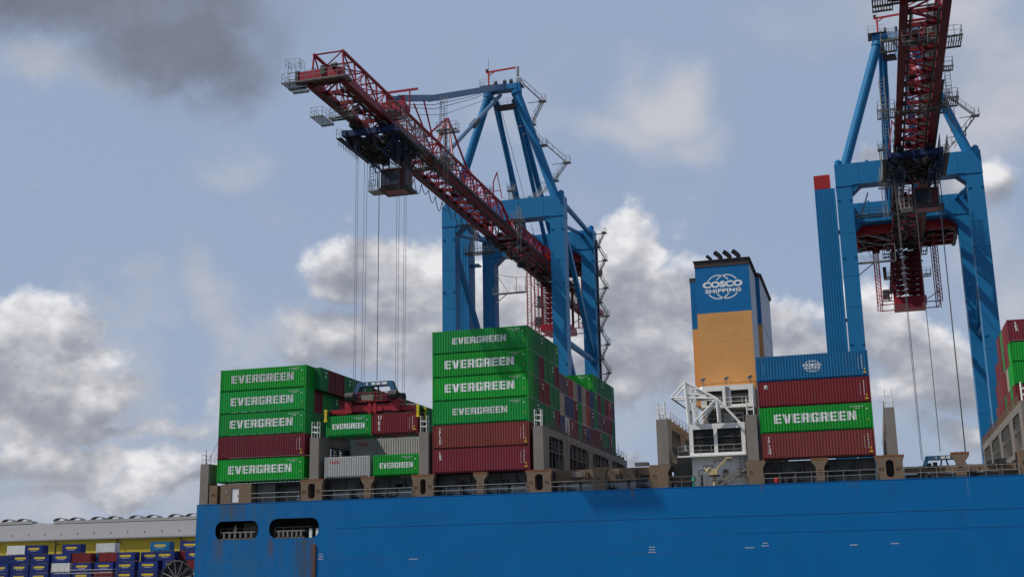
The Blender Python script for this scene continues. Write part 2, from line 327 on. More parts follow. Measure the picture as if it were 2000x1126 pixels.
# ------------------------------------------------------------------ lettering (x right, z up, origin bottom left)
def font_mesh(body, size, bold=0.0, sx=1.0, spacing=1.0, line=1.0, shear=0.0):
    cu = bpy.data.curves.new('tmp', 'FONT'); cu.body = body; cu.size = 1.0; cu.offset = bold; cu.space_character = spacing; cu.space_line = line; cu.shear = shear; cu.resolution_u = 3
    o = bpy.data.objects.new('tmp', cu); COL.objects.link(o); bpy.context.view_layer.update()
    me = bpy.data.meshes.new_from_object(o.evaluated_get(bpy.context.evaluated_depsgraph_get()))
    bpy.data.objects.remove(o); bpy.data.curves.remove(cu)
    xs = [v.co.x for v in me.vertices]; ys = [v.co.y for v in me.vertices]; x0, y0, h = min(xs), min(ys), max(ys)-min(ys)
    k = size/h
    P = [((v.co.x-x0)*k*sx, (v.co.y-y0)*k) for v in me.vertices]; Fc = [list(p.vertices) for p in me.polygons]
    bpy.data.meshes.remove(me); return P, Fc
GL = {'E': (0.80, [[(0, 0), (.3, 0), (.3, 1), (0, 1)], [(.3, 0), (.8, 0), (.8, .2), (.3, .2)], [(.3, .41), (.76, .41), (.76, .59), (.3, .59)], [(.3, .8), (.8, .8), (.8, 1), (.3, 1)]]),
      'V': (0.94, [[(0, 1), (.26, 0), (.47, 0), (.47, .42), (.32, 1)], [(.47, .42), (.47, 0), (.68, 0), (.94, 1), (.62, 1)]]),
      'R': (0.86, [[(0, 0), (.3, 0), (.3, 1), (0, 1)], [(.3, .8), (.86, .8), (.80, 1), (.3, 1)], [(.56, .56), (.86, .56), (.86, .8), (.56, .8)], [(.3, .36), (.80, .36), (.86, .56), (.3, .56)], [(.52, 0), (.86, 0), (.80, .36), (.5, .36)]]),
      'G': (0.86, [[(0, .08), (.08, 0), (.3, 0), (.3, 1), (.08, 1), (0, .92)], [(.3, .8), (.86, .8), (.86, .92), (.78, 1), (.3, 1)], [(.3, 0), (.86, 0), (.86, .2), (.3, .2)], [(.56, .2), (.86, .2), (.86, .54), (.56, .54)], [(.42, .4), (.56, .4), (.56, .54), (.42, .54)], [(.58, .68), (.86, .68), (.86, .8), (.58, .8)]]),
      'N': (0.90, [[(0, 0), (.3, 0), (.3, 1), (0, 1)], [(.6, 0), (.9, 0), (.9, 1), (.6, 1)], [(.3, 1), (.3, .6), (.6, 0), (.6, .4)]])}
def block_word(word, width, height, gap=0.12):
    tot = sum(GL[c][0] for c in word)+gap*(len(word)-1); P = []; Fc = []; x = 0
    for c in word:
        w, polys = GL[c]
        for pl in polys: Fc.append(list(range(len(P), len(P)+len(pl)))); P += [((x+a)*width/tot, b*height) for a, b in pl]
        x += w+gap
    return P, Fc
def flip(P, Fc):                      # faces looking to -y
    out_ = []
    for f in Fc:
        a = sum(P[f[i]][0]*P[f[(i+1) % len(f)]][1]-P[f[(i+1) % len(f)]][0]*P[f[i]][1] for i in range(len(f)))
        out_.append(f if a > 0 else f[::-1])
    return out_

# ------------------------------------------------------------------ shipping containers
CW = 2.438; DEP = 0.045
def profile(L):
    n = round((L-0.34)/0.325); p = (L-0.34)/n; br = []
    for i in range(n):
        b_ = 0.17+i*p
        for fr, d_ in ((0.0, DEP), (0.2, DEP), (0.42, 0.006), (0.72, 0.006)): br.append((b_+fr*p, d_))
    br += [(L-0.17-0.04, DEP), (L-0.17, DEP)] if br[-1][0] < L-0.22 else [(L-0.17, DEP)]
    return br
def depth_at(br, x):
    if x <= br[0][0]: return br[0][1]
    for (a, da), (b_, db) in zip(br[:-1], br[1:]):
        if a <= x <= b_: return da+(db-da)*(x-a)/max(1e-6, b_-a)
    return br[-1][1]
def drape(P, Fc, br, x0, z0, lift=0.012):
    bm = bmesh.new(); vs = [bm.verts.new((x+x0, 0, z+z0)) for x, z in P]
    for f in flip(P, Fc):
        try: bm.faces.new([vs[i] for i in f])
        except ValueError: pass
    for bx, _ in br:
        bmesh.ops.bisect_plane(bm, geom=bm.verts[:]+bm.edges[:]+bm.faces[:], plane_co=(bx, 0, 0), plane_no=(1, 0, 0))
    for v in bm.verts: v.co.y = depth_at(br, v.co.x)-lift
    me = bpy.data.meshes.new('lettering'); bm.to_mesh(me); bm.free(); return me
CACHE = {}
def shell(L, H):
    key = (L, H)
    if key in CACHE: return CACHE[key]
    br = profile(L); z0, z1 = 0.2, H-0.13; out_ = {}
    fr = MB()
    for x in (0, L-0.17):
        for y in (0, CW-0.17): fr.box(x, x+0.17, y, y+0.17, 0.18, H-0.18)
        fr.box(x+.01, x+0.16, 0.17, CW-0.17, 0.02, 0.2); fr.box(x+.01, x+0.16, 0.17, CW-0.17, H-0.13, H-0.01)
        for y in (0, CW-0.17):
            for z in (0, H-0.12): fr.box(x-0.006, x+0.176, y-0.006, y+0.176, z-0.0, z+0.12)
            fr.box(x+.01, x+.16, y+.01, y+.16, .12, .18); fr.box(x+.01, x+.16, y+.01, y+.16, H-.18, H-.12)
    for y in (0.006, CW-0.086):
        yi = y+(.12 if y < 1 else -.12); fr.box(0.176, L-0.176, yi, yi+0.08, 0.06, 0.2); yt = y+(.03 if y < 1 else -.01); fr.box(0.176, L-0.176, yt, yt+0.06, H-0.13, H-0.05)
    out_['frame'] = fr.fix(fr.mesh('frame'))
    def side(y, s):
        mb = MB(); pr = [(x, y+s*d_) for x, d_ in br]; k_ = 0
        mb.v = [(x, yy, z) for x, yy in pr for z in (z0, z1)]
        for i in range(len(pr)-1): q = (2*i, 2*i+2, 2*i+3, 2*i+1); mb.f.append(q if s > 0 else q[::-1])
        return mb.mesh('side_panel')
    out_['front'] = side(0.0, 1); out_['back'] = side(CW, -1)
    e = MB(); n = 9
    for i in range(n):
        a = 0.17+(CW-0.34)*i/n; w = (CW-0.34)/n
        for p, q, dp, dq in ((a, a+.3*w, .05, .05), (a+.3*w, a+.5*w, .05, .015), (a+.5*w, a+.8*w, .015, .015), (a+.8*w, a+w, .015, .05)):
            e.poly([(dp, p, z0+.04), (dp, p, z1), (dq, q, z1), (dq, q, z0+.04)])
    out_['end'] = e.mesh('end_panel')
    dd = MB(); dd.box(L-0.10, L-0.05, 0.17, CW/2-0.01, z0+.04, z1); dd.box(L-0.10, L-0.05, CW/2+0.01, CW-0.17, z0+.04, z1)
    for y in (0.42, 0.95, 1.49, 2.02): dd.tube((L-0.03, y, z0), (L-0.03, y, z1), 0.022, 5); dd.box(L-0.05, L-0.005, y-.06, y+.06, z0+.95, z0+1.02)
    out_['door'] = dd.fix(dd.mesh('door'))
    rf = MB(); rf.box(0.17, L-0.17, 0.07, CW-0.09, H-0.05, H-0.015); out_['roof'] = rf.mesh('roof_panel')
    fl = MB(); fl.box(0.17, L-0.17, 0.09, CW-0.1, 0.06, 0.14)
    for i in range(int(L/0.6)): fl.box(0.3+i*0.6, 0.36+i*0.6, 0.1, CW-0.11, 0.03, 0.0599)
    out_['floor'] = fl.mesh('floor_panel')
    for me in out_.values(): me.materials.append(M['paint'])
    CACHE[key] = out_; return out_
GREEN, GREEN2, DGREEN, OLIVE = (0.006, 0.285, 0.026), (0.006, 0.25, 0.040), (0.010, 0.16, 0.045), (0.025, 0.19, 0.045)
MAROON, MAR2, BRICK, REDC, ORNG = (0.155, 0.016, 0.020), (0.165, 0.020, 0.030), (0.165, 0.032, 0.027), (0.28, 0.025, 0.035), (0.34, 0.06, 0.025)
GREYC, BEIGE, NAVYC, MAUVE, WHITEC, BLUEC = (0.42, 0.42, 0.40), (0.36, 0.31, 0.24), (0.045, 0.06, 0.16), (0.12, 0.07, 0.085), (0.60, 0.60, 0.58), (0.008, 0.115, 0.26)
CNAME = {GREEN: 'green', GREEN2: 'green', DGREEN: 'dark green', OLIVE: 'olive green', MAROON: 'maroon', MAR2: 'plum red', BRICK: 'brick red', REDC: 'red', ORNG: 'orange red', GREYC: 'grey', BEIGE: 'beige', NAVYC: 'navy', MAUVE: 'mauve brown', WHITEC: 'white', BLUEC: 'blue'}
LET = {}
def lettering(key, make):
    if key not in LET: LET[key] = make()
    return LET[key]
def add_let(par, me, mat, name='lettering', loc=(0, 0, 0)):
    me2 = me
    if not me2.materials: me2.materials.append(M[mat])
    o = link(name, me2, par); o.location = loc; return o
def marks(L, H, style):               # small unreadable print near the right end
    mb = MB(); br = profile(L)
    def bit(x, z, w, h): y = -0.012; mb.box(x, x+w, y, y+0.004, z, z+h)
    if style == 'eg':
        for i in range(9): bit(L-2.35+i*0.17, H-0.42, 0.06, 0.11)
        for i in range(4): bit(L-1.85+i*0.17, H-0.62, 0.06, 0.1)
        bit(L-0.62, H-0.75, 0.1, 0.18)
    else:
        for i in range(6): bit(L-0.72, H-0.62-i*0.27, 0.09, 0.13)
        for i in range(10): bit(L-1.1, H-0.75-i*0.14, 0.035, 0.08)
    me = mb.mesh('marking'); return me
def end_marks(L, H):
    mb = MB()
    for i in range(4): mb.box(L+.002, L+.008, 1.4+i*.17, 1.52+i*.17, H-.62, H-.42)
    mb.box(L+.002, L+.008, 1.55, 1.9, H-1.15, H-.85); return mb.mesh('marking')
def container(x, y, z, L, H, color, label, group=None, parts='FBEDRU', word=None, style=None, extra=None, name='shipping_container'):
    t_ = thing(name, label, 'container', (x, y, z), group, off=(0, 0, 0)); S = shell(L, H)
    for key, nm, flag in (('frame', 'frame', None), ('front', 'side_panel', 'F'), ('back', 'side_panel', 'B'), ('end', 'end_panel', 'E'), ('door', 'door', 'D'), ('roof', 'roof_panel', 'R'), ('floor', 'floor_panel', 'U')):
        if flag and flag not in parts: continue
        o = link(nm, S[key], t_); o.color = (*color, 1)
    if word:
        W_, Hh, x0, zc = word
        me = lettering(('EG', L, H, W_, Hh, x0, zc), lambda: drape(*block_word('EVERGREEN', W_, Hh), profile(L), x0, zc))
        lo = add_let(t_, me, 'letter'); g_ = .60+.16*random.random(); lo.color = (g_, g_, g_*.97, 1)
    if style:
        me = lettering(('mk', L, H, style), lambda: marks(L, H, style)); add_let(t_, me, 'white_mark', 'marking')
        yb = lettering(('yb', L, H, style), lambda: MB().box(L-.52, L-.38, -.012, -.008, .75, .95).box(L-.6, L-.3, -.012, -.008, .38, .58).mesh('marking') if style == 'm' else MB().box(L-.55, L-.45, -.012, -.008, H-1.9, H-1.75).mesh('marking'))
        add_let(t_, yb, 'yellow_mark', 'marking')
    if 'P' in parts:
        me = lettering(('ep', L, H, len(parts) % 2), lambda: end_marks(L, H)); add_let(t_, me, 'white_mark', 'marking')
    if extra: extra(t_)
    return t_
def vertical_word(word, L, H, x0, top, size=0.3, mat='white_mark', pitch=0.36):
    def f(par):
        for i, ch in enumerate(word):
            P, Fc = font_mesh_c(ch, size); me = lettering(('v', ch, L, x0, size, mat), lambda: drape(P, Fc, profile(L), x0, 0)); add_let(par, me, mat, loc=(0, 0, top-size-i*pitch))
    return f
FM = {}
def font_mesh_c(body, size, bold=0.02, sx=1.0, **kw):
    k_ = (body, size, bold, sx, tuple(kw.items()))
    if k_ not in FM: FM[k_] = font_mesh(body, size, bold, sx, **kw)
    return FM[k_]

ORD = ['first', 'second', 'third', 'fourth', 'fifth', 'sixth', 'seventh', 'eighth', 'ninth', 'tenth', 'eleventh', 'twelfth', 'thirteenth', 'fourteenth', 'fifteenth', 'sixteenth', 'seventeenth', 'eighteenth', 'nineteenth', 'twentieth']
HC, ST, L40, L20, L45, P = 2.896, 2.591, 12.192, 6.058, 13.716, 2.52

# ================================================================== SETTING
def sheet(name, x0, x1, y0, y1, z, mat):
    o = MB().poly([(x0, y0, z), (x1, y0, z), (x1, y1, z), (x0, y1, z)]).build(name, mat); o['kind'] = 'structure'; return o
sheet('water', -9000, 9000, -9000, 9000, -16.0, 'water')
q = MB(); q.box(-6000, 6000, 52.6, 9000, -17.5, -12.0); qo = q.build('quay_ground', 'quay'); qo['kind'] = 'structure'
kb = MB(); kb.box(-400, 400, 52.4, 53.3, -12.3, -11.8); ko = kb.build('quay_kerb', 'coaming'); ko['kind'] = 'structure'

# ================================================================== SHIP
ship = thing('container_ship', 'large blue hulled container ship lying alongside the quay under the cranes', 'ship', (20, 25, -16), off=(20, 25, -16))
XS, XB = -31.55, 118.0; HT = -2.72; FY = -0.6
outer = [(XS, -17.0), (XB, -17.0), (XB, HT), (XS, HT)]
holes = [rrect(-28.8, -22.8, -7.15, -4.85, 0.95), rrect(-21.3, -14.55, -7.15, -4.72, 1.05)]
hb = MB().plate(outer, [h[::-1] for h in holes], FY, FY+0.12)
hull = hb.build('hull', 'hull', ship)
hs = MB().box(XS, XS+0.1, FY+.13, 51.0, -17, HT-.01).box(XB-.1, XB, FY+.13, 51, -17, HT-.01).box(XS, XB, 50.9, 51.02, -17, HT-.01)
hs.build('hull_plating', 'hull', hull)
MB().box(XS+.11, XB-.11, FY+.13, 50.88, -3.0, -2.8).build('main_deck', 'coaming', ship)
# hull seams
for x0, x1, z, w, mt in [(XS+.1, -15.2, -4.62, .02, 'seam'), (XS+.1, -22.5, -9.75, .035, 'seam'), (-14.4, 30, -9.8, .014, 'seam'), (-12, XB, -6.1, .028, 'seam_dark'), (36, XB, -7.95, .022, 'seam_dark'), (24, 36, -7.93, .012, 'seam'), (-12, 8, -4.72, .010, 'seam')]:
    MB().box(x0, x1, FY-.008, FY-.001, z-w, z+w).build('weld_seam', mt, hull)
MB().box(59.9, 59.92, FY-.006, FY-.001, -8.5, -3).build('plate_joint', 'seam', hull)
# rusty step at the stern quarter
MB().prism([(-15.2, -17), (-14.9, -17), (-14.9, -7.95), (-15.2, -7.9)], FY-.16, FY-.002).build('fender_strip', material('rusty_strip', (0.13, 0.06, 0.035), 0.7, 0, 0.3, 1.5), hull)
# gunwale lip
MB().box(XS, XB, FY-.03, FY+.22, HT+.001, HT+.06).build('gunwale', 'hull', hull)
# mooring deck behind the openings
md = MB().box(-30, -13.6, 4.2, 4.3, -8.0, -3.1).box(-30, -13.6, FY+.2, 4.19, -8.0, -7.7).box(-30, -13.6, FY+.2, 4.19, -3.4, -3.2).box(-30.1, -29.9, FY+.2, 4.2, -7.69, -3.41).box(-13.7, -13.5, FY+.2, 4.2, -7.69, -3.41)
md.build('mooring_deck', 'dark', ship)
for x0, x1 in ((-28.2, -23.4), (-20.6, -16.6)):
    rb = MB().box(x0, x1, FY+.32, FY+.46, -6.28, -6.14).box(x0, x1, FY+.3, FY+.5, -7.1, -6.98)
    for i in range(6): x = x0+.5+i*(x1-x0-1)/5; rb.tube((x, FY+.4, -6.95), (x, FY+.4, -6.3), .16, 8)
    rb.build('roller_fairlead', 'bridge', ship)
    MB().rail([(x0-.2, FY+.6, -6.9), (x1+.6, FY+.6, -6.9)], 1.15, 1.2).build('mooring_railing', 'galv', ship)
MB().tube((-27.0, 1.2, -7.69), (-27.0, 1.2, -5.9), .22, 10, .2).tube((-27.0, 1.2, -5.9), (-27, 1.2, -5.2), .2, 10, .03).build('white_bollard', 'white', ship)
for x in (-16.1, -15.2): MB().box(x, x+.35, FY+.5, FY+.8, -7.1, -6.0).build('fairlead_post', 'white', ship)
MB().box(-26.5, -24.6, 2.5, 4.1, -7.69, -5.0).build('winch_housing', 'bridge', ship)
# small white prints on the hull
def print_rows(x, z, rows):
    mb = MB()
    for r_, n_ in enumerate(rows):
        for i in range(n_): mb.box(x+i*.14-(n_*.07), x+i*.14-(n_*.07)+.07, FY-.02, FY-.014, z-r_*.28+(.02 if i % 2 else 0), z-r_*.28+(.12 if i % 3 else .09))
    mb.build('hull_marking', 'white_mark', hull, kind='stuff')
for x, z, rows in [(26.4, -9.25, [5, 5, 7]), (37.2, -9.55, [7]), (38.9, -9.1, [4, 6]), (48.2, -9.5, [6]), (52.4, -9.45, [6]), (-14.2, -9.2, [4, 5, 5]), (-2.2, -10.0, [8])]: print_rows(x, z, rows)

# --- deck posts under the container bays (numbers as painted)
def number(par, txt, x, z, y, size=.42):
    P_, F_ = font_mesh_c(txt, size); mb = MB(); mb.v = [(px+x, y, pz+z) for px, pz in P_]; mb.f = [tuple(f) for f in flip(P_, F_)]
    me = mb.mesh('number', OFF[par.name]); me.materials.append(M['dark_mark']); return link('number', me, par)
ZB = HT+.07
M['rust_cap'] = material('rust_cap', (0.22, 0.085, 0.035), 0.75, 0, 0.3, 1.5, 0.4, (0.10, 0.06, 0.04), 0.4, 1.2)
def wide_post(x0, x1, nums):
    o = rrect(x0+.95, x1-.95, ZB+.25, -.55, .38, 4)
    out_ = [(x0, ZB), (x1, ZB), (x1, -.75), (x1+.18, -.25), (x1+.18, -.04), (x0-.18, -.04), (x0-.18, -.25), (x0, -.75)]
    p = MB().plate(out_, [o[::-1]], -.2, .55).build('deck_post', 'deck_brown', ship); MB().box(x0-.2, x1+.2, -.215, .57, -.22, -.035).build('post_cap', 'rust_cap', p)
    if nums[0]: number(p, nums[0], x0+.18, -1.75, -.21)
    if nums[1]: number(p, nums[1], x1-.75, -1.75, -.21)
    return p
def t_post(x, num, w=.45):
    p = MB().prism([(x-w, ZB), (x+w, ZB), (x+w, -1.0), (x+w+.42, -.42), (x+w+.42, -.04), (x-w-.42, -.04), (x-w-.42, -.42), (x-w, -1.0)], -.2, .5).build('deck_post', 'deck_brown', ship)
    MB().box(x-w-.44, x+w+.44, -.215, .52, -.24, -.041).build('post_cap', 'rust_cap', p)
    if num: number(p, num, x-.3, -1.75, -.21)
    c = MB()
    for dx in (-.55, .1): c.box(x+dx, x+dx+.45, -.1, .4, -.039, -.005)
    c.build('twistlock_foot', 'dark', p, kind='stuff'); return p
wide_post(-17.3, -14.45, ('84', '83')); t_post(-8.38, '82'); wide_post(-2.48, .15, ('81', '79')); t_post(6.1, '78'); wide_post(11.87, 14.73, ('77', '76'))
wide_post(51.2, 53.92, ('69', '67')); t_post(45.25, '70'); t_post(59.77, '66', .5)
for x0, x1, n_ in ((19.81, 21.2, '74'), (26.4, 28.5, '72'), (37.3, 39.1, '71'), (65.5, 67.4, '65')):
    p = MB().prism([(x0, ZB), (x1, ZB), (x1, -.9), (x1+.3, -.35), (x1+.3, -.05), (x0, -.05)], -.2, .6).build('deck_post', 'deck_brown', ship); number(p, n_, x0+.3, -1.6, -.21)
# stern end: tall post, small post, block with a door, grey recess
MB().box(-31.8+.3, -30.3, -.2, 2.0, ZB, 2.46).build('stern_post', 'bridge', ship)
MB().rail([(-31.4, -.1, 2.47), (-29.4, -.1, 2.47), (-29.4, 3, 2.47)], 1.15, .7).rail([(-31.4, -.1, 2.47), (-31.4, 3, 2.47)], 1.15, .9).tube((-30.9, 0, 2.46), (-30.9, 0, 4.3), .05).build('stern_railing', 'galv', ship)
MB().tube((-30.9, .2, 2.5), (-28.9, .4, 6.2), .03, 4).build('lashing_wire', 'rope', ship)
p = MB().box(-30.1, -29.0, -.18, 1.2, ZB, -.3).build('deck_post', 'deck_brown', ship); number(p, '86', -29.8, -1.7, -.19)
blk = MB().plate([(-28.5, ZB), (-24.2, ZB), (-24.2, -.25), (-28.5, -.25)], [rrect(-26.95, -25.9, ZB+.12, -.7, .15, 3)[::-1]], -.2, .1).build('deck_house', 'deck_brown', ship)
MB().box(-28.4, -24.3, .11, 2.5, ZB, -.3).build('deck_house_wall', 'deck_brown', blk)
dr = MB().box(-26.9, -25.95, -.12, -.02, ZB+.15, -.75).build('door', 'white', blk)
MB().box(-26.1, -26.03, -.17, -.121, -1.8, -1.6).build('handle', 'dark', dr)
MB().box(-27.9, -27.35, -.23, -.2, -1.45, -1.0).build('hatch_plate', 'bridge', blk)
MB().box(-24.19, -17.35, 2.6, 2.75, ZB, -.2).box(-24.1, -21.6, 1.2, 2.59, ZB, -.25).build('recess_wall', 'coaming', ship)
MB().rail([(-24.1, -.3, ZB), (-17.5, -.3, ZB)], 1.15, 1.6).build('deck_railing', 'galv', ship)
sg = MB()
for r_ in range(2):
    for i in range(8): sg.box(-19.3+i*.19, -19.17+i*.19, 2.585, 2.595, -1.95-r_*.4, -1.72-r_*.4)
sg.build('wall_print', 'white_mark', ship, kind='stuff')
# hatch coaming behind the posts
bays = [(-14.4, -2.5), (.2, 11.8), (14.8, 26.3), (39.2, 51.1), (54.0, 65.4), (67.6, 80)]
for i, (a, b_) in enumerate(bays):
    if i == 4: top = MB().box(a, b_, 2.25, 2.6, -1.95, -1.2).box(a, b_, 1.75, 2.24, -2.0, -1.9)
    else: top = MB().box(a, b_, 2.25, 2.6, -1.45, -.04).box(a, b_, 1.75, 2.24, -1.5, -1.42)
    n_ = max(3, round((b_-a)/1.9))
    for j in range(n_+1): x = a+.05+(b_-a-.1)*j/n_; top.box(x-.05, x+.05, 1.85, 2.24, -1.41 if i != 4 else -1.89, -.3 if i != 4 else -1.3)
    co_ = top.build('coaming_beam', 'coaming' if i not in (2, 4) else 'deck_brown', ship)
    lo = MB(); n2_ = 4; w = (b_-a)/n2_
    for j in range(n2_):
        MB().box(a+j*w+.12, a+(j+1)*w-.12, 2.46, 2.6, ZB, -1.52 if i != 4 else -2.02).build('coaming_panel', 'pale_blue' if (i < 4 and i != 3) else 'coaming', co_)
        MB().box(a+j*w-.1, a+j*w+.1, 2.2, 2.58, ZB, -1.52 if i != 4 else -2.02).build('coaming_stay', 'dark', co_)
    if i != 4: MB().box(a, b_, 2.61, 48, -.6, -.03).build('hatch_cover', 'coaming', ship)
    MB().rail([(a, -.35, ZB), (b_, -.35, ZB)], 1.12, 1.6, .03).build('deck_railing', 'galv', ship)
    fx = MB(); rnd = random.Random(i)
    for j in range(5):
        x = a+.8+rnd.random()*(b_-a-1.8); fx.box(x, x+.4+rnd.random()*.6, 1.9, 2.2, -1.35, -1.0+rnd.random()*.4)
        x = a+.8+rnd.random()*(b_-a-1.8); fx.tube((x, .8, ZB), (x, .8, ZB+.5+rnd.random()*.4), .12+.1*rnd.random(), 8)
        fx.tube((x+.4, 1.2, ZB), (x+.4, 1.2, ZB+.9), .05, 6); fx.box(x-.2, x+.7, 1.5, 1.9, ZB, ZB+.35)
    fx.build('deck_fittings', 'dark', ship, kind='stuff')
    pp = MB()
    for zz in (-2.35, -2.15): pp.tube((a, 2.1, zz), (b_, 2.1, zz), .05, 5)
    pp.build('deck_pipes', 'galv', ship, kind='stuff')
MB().box(-29.0, -17.4, 2.76, 48, -.6, -.03).build('hatch_cover', 'coaming', ship)
MB().box(-28.9, -17.4, 1.6, 2.59, -.5, -.06).build('coaming_beam', 'dark', ship)
MB().box(28.65, 37.25, 6.1, 6.3, ZB, 2.0).box(28.65, 30.9, 3.0, 3.2, ZB, -.1).build('casing_wall', 'coaming', ship)
for a, b_ in ((-17.3, -14.45), (-2.45, .15), (11.85, 14.75), (26.35, 28.6), (37.3, 39.15), (51.15, 53.95), (65.45, 67.55)): MB().box(a, b_, 1.7, 2.2, ZB, -.13).build('cross_deck_wall', 'dark', ship)
# lamps and lockers seen in the open bay and beside the funnel
MB().box(16.9, 18.2, 1.5, 1.74, -.95, -.3).build('flood_lamp', 'bridge', ship)
MB().box(24.6, 26.1, .4, 1.6, .0, .38).build('locker', 'bridge', ship)
MB().tube((25.2, .2, -2.5), (25.2, .2, -1.7), .5, 10).build('mooring_drum', 'dark', ship)
MB().tube((40.5, -.1, -2.5), (40.5, -.1, -2.2), .26, 10).tube((40.5, -.1, -2.2), (40.5, -.1, -2.0), .26, 10, .14).tube((40.5, -.1, -2.64), (40.5, -.1, -2.5), .1, 8).build('red_buoy', 'red_bright', ship)
# tidy the far edge and the open bays
MB().box(XS+.2, XB-.2, 50.2, 50.6, ZB, -.2).build('far_coaming', 'bridge', ship)

# --- lashing bridges
def lashing_bridge(x, w=1.22, rods=None, ladder=True, red_tags=False):
    h = holder('lashing_bridge', ship); Y1 = 50.2
    def part(nm, mb, mt='bridge'): return mb.build(nm, mt, h)
    part('front_post', MB().box(x, x+w, -.2, 2.45, -.02, 5.1))
    for a, b_ in ((9.7, 12.9), (23.4, 26.0), (36.4, 38.8), (48.6, 50.19)): part('column', MB().box(x+.05, x+w-.05, a, b_, .45, 4.22))
    part('top_beam', MB().box(x+.02, x+w-.02, 2.46, Y1, 4.24, 5.08)); part('lower_beam', MB().box(x+.02, x+w-.02, 2.46, Y1, -.12, .44))
    part('walkway', MB().box(x+.1, x+w-.1, 2.46, 9.69, 2.4, 2.52).box(x+.1, x+w-.1, 12.91, 23.39, 2.4, 2.52).box(x+.1, x+w-.1, 26.01, 36.39, 2.4, 2.52).box(x+.1, x+w-.1, 38.81, 48.59, 2.4, 2.52), 'coaming')
    g = MB()                                     # curved corners of the openings
    for a, b_ in ((2.46, 9.69), (12.91, 23.39), (26.01, 36.39), (38.81, 48.59)):
        for fx_ in (x+.03, x+w-.09):
            for c, s in ((a, 1), (b_, -1)):
                k_ = len(g.v); pts = [(c, 4.235), (c+s*.9, 4.235), (c+s*.35, 3.95), (c+s*.08, 3.4), (c, 3.0)]
                g.v += [(fx_, yy, zz) for yy, zz in pts]+[(fx_+.06, yy, zz) for yy, zz in pts]
                g.f += [tuple(k_+i for i in range(5)), tuple(k_+5+i for i in range(5))]+[(k_+i, k_+(i+1) % 5, k_+5+(i+1) % 5, k_+5+i) for i in range(5)]
    part('opening_corner', g)['kind'] = 'stuff'
    st = MB()
    for yy in [4.2, 5.9, 7.6]+[14.7+1.75*i for i in range(5)]+[27.7+1.75*i for i in range(5)]+[40.5+1.75*i for i in range(5)]:
        st.box(x+w-.2, x+w-.08, yy, yy+.14, .44, 4.24); st.box(x+.08, x+.2, yy, yy+.14, .44, 4.24)
    part('stanchion', st, 'coaming')['kind'] = 'stuff'
    sp_ = 1.1 if red_tags else 2.4; rl = MB().rail([(x+w-.06, 2.5, 5.09), (x+w-.06, Y1, 5.09)], 1.05, sp_, .035).rail([(x+.06, 2.5, 5.09), (x+.06, Y1, 5.09)], 1.05, sp_, .05)
    for yy in range(3, 50, 3): rl.box(x+.02, x+w-.02, yy, yy+.16, 5.08, 5.5)
    part('railing', rl, 'bridge' if not red_tags else 'deck_brown')
    rr_ = MB().rail([(x+w-.12, 2.5, 2.53), (x+w-.12, Y1, 2.53)], 1.0, 2.4, .03); part('walkway_railing', rr_, 'galv')
    if ladder:
        ld = MB().ladder((x+w*.5-.02, -.15, 5.1), (x+w*.5-.02, -.15, 7.05), .75, (1, 0, 0), .06, .55).ladder((x+w*.5-.02, .55, 5.1), (x+w*.5-.02, .55, 7.05), .75, (1, 0, 0), .05, .55)
        for zz in (5.9, 7.05): ld.tube((x+w*.5-.4, -.15, zz), (x+w*.5-.4, .55, zz), .04); ld.tube((x+w*.5+.36, -.15, zz), (x+w*.5+.36, .55, zz), .04)
        part('ladder', ld, 'white')
    if rods is not None:
        rd = MB()
        for i, yy in enumerate([6.8+2.45*j for j in range(17)]): rd.tube((x+w+.05, yy, 1.0+(i % 3)*.5), (x+w-.02+.02*(i % 2), yy+.05, rods+(i % 4)*.35), .035, 5)
        part('lashing_rod', rd, 'galv')['kind'] = 'stuff'
    return h
lashing_bridge(-16.2, rods=5.4); lashing_bridge(-1.68); lashing_bridge(12.72, rods=6.2); lashing_bridge(27.4, 1.3); lashing_bridge(37.52, 1.25); lashing_bridge(52.5, 1.05, ladder=True); lashing_bridge(66.35, 1.2, red_tags=True)

# --- engine casing house, white
hs_ = holder('deck_house', ship)
def hp(nm, mb, mt='white'): return mb.build(nm, mt, hs_)
hp('wall', MB().box(31.05, 37.25, 1.5, 6, ZB, .85)); 
def louvre_front(x0, x1, z0, z1, y, wins):
    w = hp('wall', MB().plate([(x0, z0), (x1, z0), (x1, z1), (x0, z1)], [[(a, c), (a, d_), (b_, d_), (b_, c)] for a, b_, c, d_ in wins], y, y+.25))
    for a, b_, c, d_ in wins:
        lv = hp('louvre', MB().box(a-.05, b_+.05, y+.3, y+.34, c-.05, d_+.05), 'louvre'); sl = MB(); n_ = int((d_-c)/.17)
        for i in range(n_): zz = c+(i+.5)*(d_-c)/n_; sl.beam((a, y+.2, zz), (b_, y+.2, zz), .16, .02, (0, .6, 1))
        sl.build('slat', 'louvre', lv)
        for zz in (c+(d_-c)*.33, c+(d_-c)*.66): MB().box(a, b_, y+.03, y+.07, zz-.02, zz+.02).build('mullion', 'bridge', lv)
louvre_front(30.95, 37.3, .86, 4.45, .9, [(31.4, 33.75, 1.15, 3.85), (34.15, 36.85, 1.15, 3.85)])
hp('house_side', MB().box(30.96, 31.1, 1.16, 6, .87, 4.44).box(37.15, 37.29, 1.16, 6, .87, 4.44).box(31.11, 37.14, 1.3, 6, 4.3, 4.44))
hp('balcony', MB().box(29.6, 37.35, .2, 1.5, .70, .855)); hp('balcony_railing', MB().rail([(29.7, .25, .86), (37.3, .25, .86)], 1.05, 1.3, .03), 'galv')
hp('roof_railing', MB().rail([(33.2, 1.0, 4.46), (37.2, 1.0, 4.46)], 1.05, 1.2, .03), 'galv')
hp('wall', MB().box(32.4, 38.2, 3.4, 6, 4.46, 6.35), 'bridge')
